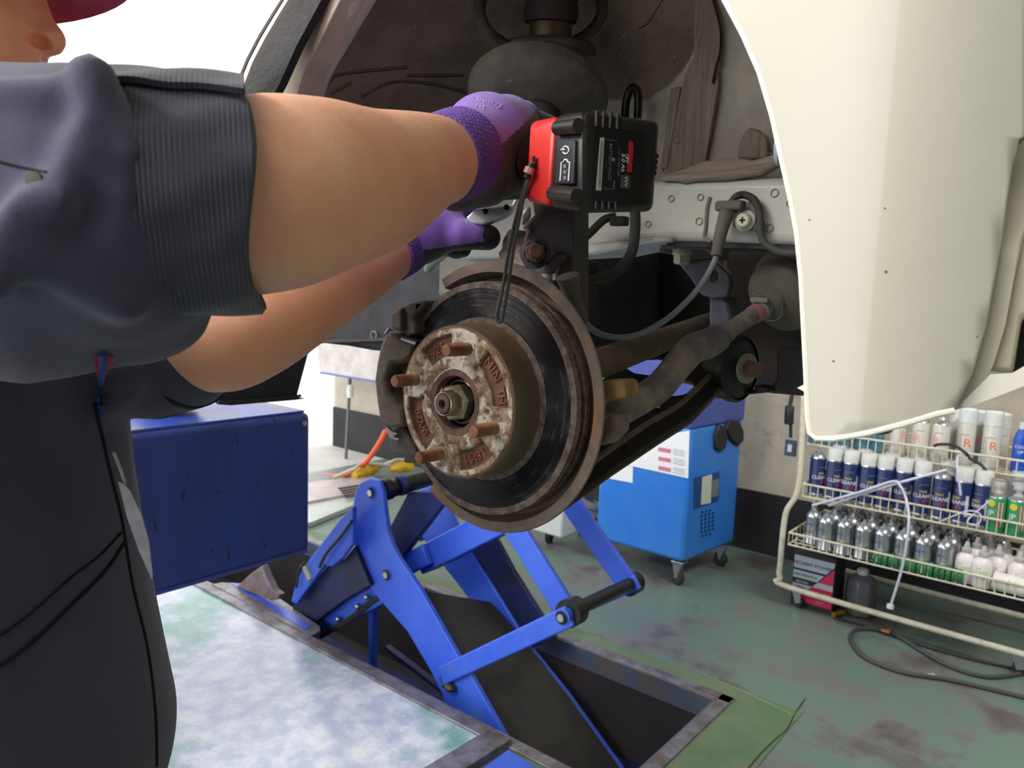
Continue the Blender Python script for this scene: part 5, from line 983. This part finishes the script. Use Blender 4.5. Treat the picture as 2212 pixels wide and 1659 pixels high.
# gloves' fingers (also the hand inside)
RH = [([P(1000, 330, .695), P(1050, 300, .735), P(1095, 290, .775)], [.034, .043, .036]), ([P(1040, 285, .73), P(1090, 262, .775), P(1130, 255, .80)], [.022, .023, .018]),
      ([P(985, 395, .70), P(1040, 380, .73), P(1095, 365, .76)], [.026, .030, .026])]
RF = [[(1095, 250, .80), (1145, 262, .815), (1185, 275, .84), (1190, 300, .87)], [(1110, 290, .79), (1165, 295, .795), (1180, 330, .82), (1150, 350, .85)], [(1110, 325, .775), (1160, 335, .775), (1175, 365, .80), (1140, 385, .83)], [(1100, 368, .765), (1140, 382, .765), (1130, 405, .79), (1090, 412, .81)], [(1030, 385, .735), (1060, 408, .77), (1030, 416, .81), (1000, 415, .84)]]
RFR = [[.015, .014, .013, .011]]*3+[[.014, .0125, .012, .010]]+[[.018, .017, .015, .013]]
LH = [([P(862, 532, .83), P(905, 508, .845), P(955, 492, .86)], [.028, .033, .029])]
LF = [[(950, 505, .85), (990, 507, .845), (1020, 508, .85), (1054, 513, .86)], [(955, 470, .86), (985, 458, .875), (1010, 460, .89), (1012, 478, .905)], [(960, 485, .87), (995, 480, .89), (1015, 490, .905), (1005, 505, .92)], [(950, 505, .88), (985, 515, .895), (1005, 525, .905), (990, 535, .91)], [(935, 515, .88), (965, 530, .895), (985, 540, .90), (1000, 538, .895)]]
LFR = [[.0185, .018, .0165, .0145]]+[[.0125, .012, .011, .010]]*4
def hands(p, grow, which):
    d = None; H_, F_, R_ = (RH, RF, RFR) if which == 'R' else (LH, LF, LFR)
    for pts, r in H_:
        e = chain(p, pts, [a+grow for a in r], .012); d = e if d is None else smin(d, e, .012)
    for pts, r in zip(F_, R_):
        e = chain(p, [P(*q) for q in pts], [a+grow for a in r], .004); d = smin(d, e, .006)
    return d
tip = P(141, 92, .655); fdir = (RT*.955+v0*.29); fdir /= np.linalg.norm(fdir); hz = A_([0, 0, 1.])+fdir*.02; hz /= np.linalg.norm(hz); hs = np.cross(fdir, hz); hs /= np.linalg.norm(hs)   # hs: towards the camera side?
if hs@v0 > 0: hs = -hs
def HD(f_, u_, s_): return tip+fdir*f_+hz*u_+hs*s_
neck0 = P(-200, 620, .60); pel = A_([man.location.x-.02, man.location.y-.02, .93])
def torso(p, g=0):
    q = p-P(-20, 1200, .61); s = np.stack([q@RT, q@v0*.70, q[:, 2]], 1)
    c = lambda x, z, r: (A_([x, 0, z]), r)
    base = P(-20, 1200, .61)[2]
    pts = [A_([-.08, 0, 1.40-base]), A_([-.02, 0, 1.25-base]), A_([-.005, 0, 1.10-base]), A_([.005, 0, .95-base])]
    return chain(s, pts, [.098+g, .112+g, .108+g, .112+g], .02)
def legs(p, g=0):
    d = None
    for sgn in (-1, 1):
        hip = P(-10, 1700, .61); hip = A_([hip[0], hip[1], .90])+v0*.09*sgn-RT*.03; kn = hip+A_([0, 0, -.45])+RT*.02; an = A_([hip[0], hip[1], .07])-RT*.03; toe = an+fdir*.17+A_([0, 0, -.03])
        e = chain(p, [hip, kn, an, toe], [.085+g, .062+g, .045+g, .035+g*.3], .02); d = e if d is None else smin(d, e, .02)
    return d
def skin(p):
    d = np.minimum(limb(p, RA, RR), limb(p, LA, LR))
    if near(p, P(1080, 330, .77), .3): d = smin(d, hands(p, -.0035, 'R'), .008)
    if near(p, P(950, 500, .87), .3): d = smin(d, hands(p, -.0035, 'L'), .008)
    d = smin(d, torso(p, -.012), .03); d = smin(d, legs(p, -.012), .03)
    # head
    if not near(p, HD(-.1, 0, 0), .32): return d
    hd = ell(p, HD(-.118, .055, 0), (fdir, hz, hs), (.100, .118, .076))
    hd = smin(hd, ell(p, HD(-.088, -.035, 0), (fdir, hz, hs), (.062, .062, .056)), .03)     # jaw
    hd = smin(hd, rc(p, HD(-.05, -.078, 0), HD(-.055, -.06, 0), .018, .022), .02)            # chin
    hd = smin(hd, ell(p, HD(-.060, -.004, .038), (fdir, hz, hs), (.026, .034, .024)), .018)  # cheek
    hd = smin(hd, ell(p, HD(-.060, -.004, -.038), (fdir, hz, hs), (.026, .034, .024)), .018)
    hd = smin(hd, rc(p, HD(-.036, .052, 0), HD(-.014, .004, 0), .010, .0115), .010)           # bridge
    hd = smin(hd, rc(p, HD(-.0108, .001, 0), HD(-.0115, -.001, 0), .0108, .0108), .007)         # tip
    for s in (1, -1):
        al = ell(p, HD(-.022, -.004, .0135*s), (fdir, hz, hs), (.0145, .0098, .0075)); hd = smin(hd, al, .006)
        nost = ell(p, HD(-.0160, -.0050, .0160*s), ((fdir*.93+hz*-.3), (hz*.93+fdir*.3), hs), (.0088, .0058, .0135)); hd = -smin(-hd, nost, .002)
    hd = smin(hd, rc(p, HD(-.028, -.024, .010), HD(-.028, -.024, -.010), .0095, .0095), .010)     # upper lip
    hd = smin(hd, rc(p, HD(-.036, -.036, .012), HD(-.036, -.036, -.012), .008, .008), .006)
    mc_ = rc(p, HD(-.030, -.029, 0), HD(-.044, -.028, .026), .0018, .0022); hd = -smin(-hd, mc_, .002)
    for s in (1, -1):
        hd = smin(hd, ell(p, HD(-.118, .022, .076*s), (fdir, hz, hs), (.016, .030, .008)), .004)    # ears
        hd = -smin(-hd, ell(p, HD(-.040, .052, .032*s), (fdir, hz, hs), (.012, .008, .012)), .006)     # eye sockets
        hd = smin(hd, np.linalg.norm(p-HD(-.052, .050, .030*s), axis=1)-.0125, .003)
    nk = rc(p, HD(-.14, -.04, 0), neck0, .055, .062)
    return smin(smin(d, hd, .004), nk, .02)
implicit('body', skin, (-1.25, -.35, 0.0), (-.30, .80, 1.80), .0032, M_skin, man, it=2)
# cap
M_cap = mat('cap_maroon', '#a04464', .75, c2='#963c5c', scale=60, bump=.15, bscale=400)
f = MB(); V = []; F = []; n = 24
c = HD(-.118, .062, 0)
for i in range(13):
    for k in range(48):
        a = math.pi/2*(1-i/12); b = 2*math.pi*k/48; V.append(c+(fdir*.108*math.cos(b)+hs*.084*math.sin(b))*math.cos(a)+hz*.105*math.sin(a))
for i in range(12):
    for k in range(48): F.append((i*48+k, i*48+(k+1) % 48, (i+1)*48+(k+1) % 48, (i+1)*48+k))
f.add(V, F, M_cap); V = []; F = []
for off in (0, -.003):
    for i in range(9):
        for k in range(21):
            b = math.radians(-78+156*k/20); t = i/8; side = math.sin(b)
            V.append(c+fdir*(.085*math.cos(b)+.085*t*(math.cos(b)**.6))+hs*.084*side*(1-.12*t)+hz*(.007+off-.022*side*side-.016*t))
for i in range(8):
    for k in range(20): a = i*21+k; F += [(a, a+1, a+22, a+21), (189+a, 189+a+21, 189+a+22, 189+a+1)]
for k in range(20): F.append((168+k, 169+k, 189+169+k, 189+168+k))
f.add(V, F, M_cap); cp = f.build('cap', man, sharp=60, label='maroon cap')
# coveralls
M_cloth = mat('cloth_dark', '#2d2d3c', .85, c2='#323244', scale=10, bump=.25, bscale=700, sheen=.25); M_pin = mat('cloth_pinstripe', '#2b2c34', .85, sheen=.25, bump=.2, bscale=500)
def cloth(p):
    d = chain(p, [P(-480, 500, .44), P(-100, 490, .42), P(80, 476, .415), P(200, 464, .415), P(290, 470, .42)], [.085, .082, .080, .077, .064], .02)
    d = smin(d, rc(p, P(210, 600, .425), P(395, 692, .455), .040, .009), .02)
    d = smin(d, rc(p, P(120, 640, .43), P(300, 690, .45), .045, .022), .03)
    # folds
    for a, b, r in (((196, 165, .352), (165, 290, .338), .010), ((165, 290, .338), (95, 420, .334), .010), ((95, 420, .334), (-30, 600, .336), .012), ((200, 170, .36), (265, 330, .355), .009), ((175, 300, .338), (262, 420, .352), .007), ((90, 560, .345), (270, 655, .375), .010), ((240, 500, .36), (305, 640, .40), .008), ((-40, 210, .35), (120, 205, .352), .008)):
        d = smin(d, rc(p, P(*a), P(*b), r, r), .009)
    for a, b, r in (((130, 200, .330), (100, 300, .322), .012), ((235, 300, .335), (250, 430, .338), .008), ((60, 480, .322), (190, 560, .325), .009), ((-60, 330, .325), (60, 330, .32), .010)):
        d = -smin(-d, rc(p, P(*a), P(*b), r, r), .016)
    t = torso(p); t += .008*np.sin(((p-P(0, 1000, .5))@RT)*85+p[:, 2]*18)*(.6+.4*np.sin(p[:, 2]*9+1))
    d = smin(d, t, .035); d = smin(d, legs(p, .012), .03)
    d = smin(d, chain(p, [Ls, P(150, 640, .70), P(330, 745, .655), P(385, 770, .65)], [.075, .066, .050, .048], .02), .02)
    d = smin(d, rc(p, P(240, 820, .60), P(320, 870, .64), .03, .012), .02)
    # collar
    # pocket welt and placket seams on the viewer's side
    for a, b in (((-40, 1390, .455), (110, 1288, .465)), ((110, 1288, .465), (215, 1200, .50)), ((-40, 1462, .455), (130, 1325, .468)), ((130, 1325, .468), (268, 1180, .53))): d = -smin(-d, rc(p, P(*a), P(*b), .0022, .0022), .004)
    return d
cov = implicit('coveralls', cloth, (-1.35, -.40, 0.02), (-.35, .66, 1.52), .0042, M_cloth, man, it=2, label='dark navy coveralls')
# rolled cuff of the near sleeve
cb, ce = P(268, 432, .408), P(548, 436, .428); ca = ce-cb; cl = np.linalg.norm(ca); ca = ca/cl; V = []; F = []; na = 260
cx = np.cross(ca, UP); cx /= np.linalg.norm(cx); cy = np.cross(cx, ca); cy /= np.linalg.norm(cy)
if cx@FW > 0: cx = -cx    # cx points to the viewer, cy up or down
if cy@UP < 0: cy = -cy
prof = [(-.004, .050), (-.003, .0585), (.0, .0605), (.010, .061), (.02, .0608), (.03, .0612), (.04, .0610), (.05, .0605), (.058, .0600), (.064, .0595), (cl-.002, .0588), (cl, .0570), (cl-.003, .0545), (cl-.02, .0540)]
for i, (h, r) in enumerate(prof):
    for k in range(na):
        a = 2*math.pi*k/na; rr = r+.0012*math.sin(5*a+h*60)+.0008*math.sin(11*a-h*90)
        fa = (a-.76-.09*math.sin(h*45)+math.pi) % (2*math.pi)-math.pi     # the overlapping fold near the top
        hh = h+(.0035*math.sin(3*a+.6) if i > 8 else 0)
        V.append(cb+ca*hh+(cx*math.cos(a)*rr+cy*math.sin(a)*rr*1.03))
for i in range(len(prof)-1):
    for k in range(na): F.append((i*na+k, i*na+(k+1) % na, (i+1)*na+(k+1) % na, (i+1)*na+k))
f = MB(); f.add(V, F, M_pin); 
def fold(a, h, off): rr = .0605+off+.0012*math.sin(5*a+h*60)+.0008*math.sin(11*a-h*90); return cb+ca*h+cx*math.cos(a)*rr+cy*math.sin(a)*rr*1.03
V2 = []; F2 = []; nh, nk = 30, 60
for off in (.0048, .0015):
    for i in range(nh+1):
        h = -.004+(cl+.006+.003*math.sin(i))*i/nh
        for k in range(nk+1):
            a = .74+.07*math.sin(h*52+.5)+.02*math.sin(h*170)+2.3*k/nk; V2.append(fold(a, h, off-.0035*(k/nk)**2+.0012*math.exp(-(k/3)**2)))
for i in range(nh):
    for k in range(nk): a = i*(nk+1)+k; o_ = (nh+1)*(nk+1); F2 += [(a, a+1, a+nk+2, a+nk+1), (a+o_, a+o_+nk+1, a+o_+nk+2, a+o_+1)]
for i in range(nh): a = i*(nk+1); F2 += [(a, a+nk+1, a+nk+1+o_, a+o_)]
for k in range(nk):
    for a in (k, nh*(nk+1)+k): F2.append((a, a+1, a+1+o_, a+o_))
f.add(V2, F2, M_pin); cf = f.build('rolled_cuff', man, sharp=60, label='rolled sleeve cuff with fine pinstripes')
mm = MATS['cloth_pinstripe']; nt = mm.node_tree; N = nt.nodes; L = nt.links; b_ = N['Principled BSDF']
tc = N.new('ShaderNodeTexCoord'); dt = N.new('ShaderNodeVectorMath'); dt.operation = 'DOT_PRODUCT'; dt.inputs[1].default_value = tuple(ca); L.new(tc.outputs['Object'], dt.inputs[0])
mu = N.new('ShaderNodeMath'); mu.operation = 'MULTIPLY'; mu.inputs[1].default_value = 2600; L.new(dt.outputs['Value'], mu.inputs[0]); sn = N.new('ShaderNodeMath'); sn.operation = 'SINE'; L.new(mu.outputs[0], sn.inputs[0])
nz = N.new('ShaderNodeTexNoise'); nz.inputs['Scale'].default_value = 40; L.new(tc.outputs['Object'], nz.inputs['Vector']); m2 = N.new('ShaderNodeMath'); m2.operation = 'MULTIPLY'; L.new(sn.outputs[0], m2.inputs[0]); L.new(nz.outputs['Fac'], m2.inputs[1])
mr = N.new('ShaderNodeMapRange'); mr.inputs['From Min'].default_value = .3; mr.inputs['From Max'].default_value = .6; L.new(m2.outputs[0], mr.inputs[0]); mx = N.new('ShaderNodeMix'); mx.data_type = 'RGBA'; mx.inputs[6].default_value = lin('#2d2f3d'); mx.inputs[7].default_value = lin('#565660'); L.new(mr.outputs[0], mx.inputs[0]); L.new(mx.outputs[2], b_.inputs['Base Color'])
# knitted cuff of the far sleeve
M_knit = mat('knit_black', '#17171c', .9, bump=.3, bscale=300)
a0_, a1_ = P(325, 775, .665), P(408, 752, .645); f = MB(); ax_ = (a1_-a0_); L_ = np.linalg.norm(ax_); prof = [(.050, -.01), (.0535, 0), (.053, .01), (.0515, L_), (.047, L_+.003), (.043, L_), (.042, 0)]
f.lathe(prof, a0_, ax_, M_knit, 90); f.build('knit_cuff', man, label='black knitted cuff')
# gloves
M_gl = mat('glove_purple', '#8a68c4', .75, c2='#8260bc', scale=40, bump=.5, bscale=600, sheen=.3, attr=('coat', '#141416', '#1d1c1e', 30))
def coatR(V):
    p = proj(V); return np.array([1. if x > 925 and y > 420-(x-989)*1.1+5*math.sin(x/22) else 0. for x, y, _ in p])
gR = implicit('glove', lambda p: smin(hands(p, 0, 'R'), chain(p, [P(955, 348, .648), P(1000, 330, .695)], [.0362, .0375], .01), .01), (-.85, .2, 1.3), (-.35, .75, 1.75), .0022, M_gl, man, attrs={'coat': coatR}, it=2, label='purple right glove with black palm')
def coatL(V):
    p = proj(V); return np.array([1. if (x > 1045 and y > 470) or y > 545-(x-880)*.14 and x > 860 or (x > 975 and y > 530) else 0. for x, y, _ in p])
gL = implicit('glove', lambda p: smin(hands(p, 0, 'L'), chain(p, [P(838, 548, .815), P(862, 532, .83)], [.0300, .0305], .01), .01), (-.95, .3, 1.3), (-.45, .85, 1.6), .0022, M_gl, man, attrs={'coat': coatL}, it=2, label='purple left glove holding the tool head')
# knitted wrist bands: ribs round the wrist
def ribs(c0, c1, r0_, r1_, n, par):
    c0, c1 = A_(c0), A_(c1); ax = c1-c0; Lr = np.linalg.norm(ax); f = MB(); pr = []
    for i in range(n*2+1): t = i/(n*2); pr.append((r0_+(r1_-r0_)*t+(.0007 if i % 2 else 0), Lr*t))
    pr = [(r0_-.006, .0)]+pr
    k_ = len(f.V); f.lathe(pr, c0, ax, mat('knit_purple', '#7c5cb0', .85, c2='#64489a', scale=300, lo=.42, hi=.58, bump=.8, bscale=900), 240)
    for j in range(len(f.V)):
        v = A_(f.V[j]); h_ = (v-c0)@ax/Lr; q_ = v-c0-ax*(h_/Lr); f.V[j] = tuple(v+q_/np.linalg.norm(q_)*.0006*math.sin((j % 240)*2*math.pi/5+h_*900))
    f.build('knit_band', par)
ribs(P(948, 348, .642), P(996, 332, .687), .0372, .0400, 11, gR); ribs(P(838, 548, .812), P(866, 530, .833), .0312, .0325, 8, gL)
# print on the glove
import mathutils
bt = mathutils.bvhtree.BVHTree.FromPolygons([Vector(v.co)+ORG[gR] for v in gR.data.vertices], [tuple(p.vertices) for p in gR.data.polygons])
def printed(items, par, m):
    f = MB()
    for t, (x0, y0), (x1, y1), s in items:
        V, F = textmesh(t); w = max(v[0] for v in V)-min(v[0] for v in V); ux, uy = x1-x0, y1-y0; LN = math.hypot(ux, uy); sc2 = LN/w; out = []
        for v in V:
            a = v[0]*sc2/LN; px_ = (x0+x1)/2+a*ux+v[1]*s*(uy/LN); py_ = (y0+y1)/2+a*uy-v[1]*s*(ux/LN)
            d = Vector(P(px_, py_, 1)-CAM); h = bt.ray_cast(Vector(CAM), d)
            q_ = (h[0] if h[0] is not None else Vector(P(px_, py_, .70)))
            out.append(q_-d.normalized()*(.0006+.0004*v[2]))
        f.add(out, F, m)
    return f
f = printed([('SHIELD', (1028, 212), (1082, 230), 13), ('M', (1028, 228), (1046, 233), 14)], gR, None or mat('print_lilac', '#b8a8d8', .8))
fr = [(1024, 207), (1084, 226), (1083, 233), (1076, 233), (1022, 215), (1024, 207)]
def hit(x, y):
    d = Vector(P(x, y, 1)-CAM); h = bt.ray_cast(Vector(CAM), d); return (h[0] if h[0] is not None else Vector(P(x, y, .7)))-d.normalized()*.0006
f.tube([hit(*q) for q in fr], .0004, mat('print_lilac', '#b8a8d8', .8), 5); f.build('print', gR)
f = MB(); arc_ = spl([(976, 243, 0), (993, 244, 0), (1014, 250, 0), (1036, 261, 0), (1050, 278, 0), (1060, 296, 0), (1064, 316, 0), (1062, 340, 0), (1052, 364, 0)], 4)
for row in range(2):
    for i in range(1, len(arc_)-1):
        t_ = (arc_[i+1]-arc_[i-1]).normalized(); n_ = Vector((-t_.y, t_.x, 0)); c_ = arc_[i]+n_*(row*11-2)
        if c_.x > 985 or row == 0: f.tube([hit(*(c_-n_*3.2)[:2]), hit(*(c_+n_*3.2)[:2])], .0005, mat('knit_hole', '#3c2a62', .9), 5)
f.build('knit_stitches', gR)
bt2 = mathutils.bvhtree.BVHTree.FromPolygons([Vector(v.co)+ORG[cov] for v in cov.data.vertices], [tuple(p.vertices) for p in cov.data.polygons])
def hit2(x, y, lift=.0003):
    d = Vector(P(x, y, 1)-CAM).normalized(); h = bt2.ray_cast(Vector(CAM), d); return h[0]-d*lift if h[0] is not None else None
M_seam = mat('seam_dark', '#15151b', .9)
def seam(name, px, r, m):
    q = [hit2(*a) for a in [tuple(v)[:2] for v in spl([(x, y, 0) for x, y in px], 10)]]; q = [v for v in q if v is not None]
    if len(q) > 2: f = MB(); f.tube(q, r, m, 8); f.build(name, cov)
seam('pocket_welt', [(-20, 1385), (60, 1330), (150, 1250), (215, 1200), (262, 1150)], .0012, M_seam); seam('pocket_welt', [(-20, 1450), (60, 1395), (150, 1310), (225, 1235), (268, 1172)], .0018, M_seam)
seam('placket_seam', [(205, 870), (235, 1010), (262, 1120), (285, 1260), (318, 1400), (335, 1540), (338, 1655)], .0016, M_seam); seam('sleeve_seam', [(0, 350), (50, 362), (100, 372)], .0006, M_seam)
q = hit2(73, 388); f = MB(); f.lathe([(0, -.001), (.0035, -.0008), (.004, .0005)], q, FW, mat('snap_brass', '#4c4b42', .6, .2), 16); f.build('snap_button', cov)
# lanyard and badge
f = MB(); f.plate([(203, 770), (240, 770), (236, 790), (222, 812), (214, 830), (206, 800)], lambda x, y: np.array(hit2(x, y, .004) or P(x, y, .56)), FW*.003, mat('shirt_red', '#c01828', .7)); f.build('shirt', man, label='red shirt showing at the chest')
ln = thing('lanyard', P(225, 830, .57), 'blue lanyard with clear plastic badge hanging inside the open coverall', 'lanyard')
f = MB(); f.tube(spl([hit2(x, y, .007) or Vector(P(x, y, .55)) for x, y in ((224, 765), (222, 800), (217, 830), (216, 860), (219, 895))]), [.0022]*33, mat('cord_blue', '#203a74', .7), 8); f.build('cord', ln)
f = MB(); f.box(hit2(223, 864, .009) or P(223, 864, .556), (.006, .004, .008), mat('buckle', '#101014', .2)); f.build('buckle', ln)
f = MB(); f.tube(spl([P(246, 978, .552), P(255, 1000, .55), P(266, 1030, .548), P(270, 1048, .548), P(262, 1058, .548)]), .0012, mat('clip_clear', '#a8a496', .3), 8); f.plate([(255, 1040), (270, 1048), (282, 1062), (305, 1110), (322, 1170), (330, 1245), (328, 1252), (300, 1190), (275, 1120)], lambda x, y: P(x, y, .545), FW*.001, mat('badge_clear', '#8e8e94', .25, c2='#6c7078', scale=30)); f.build('badge', ln)
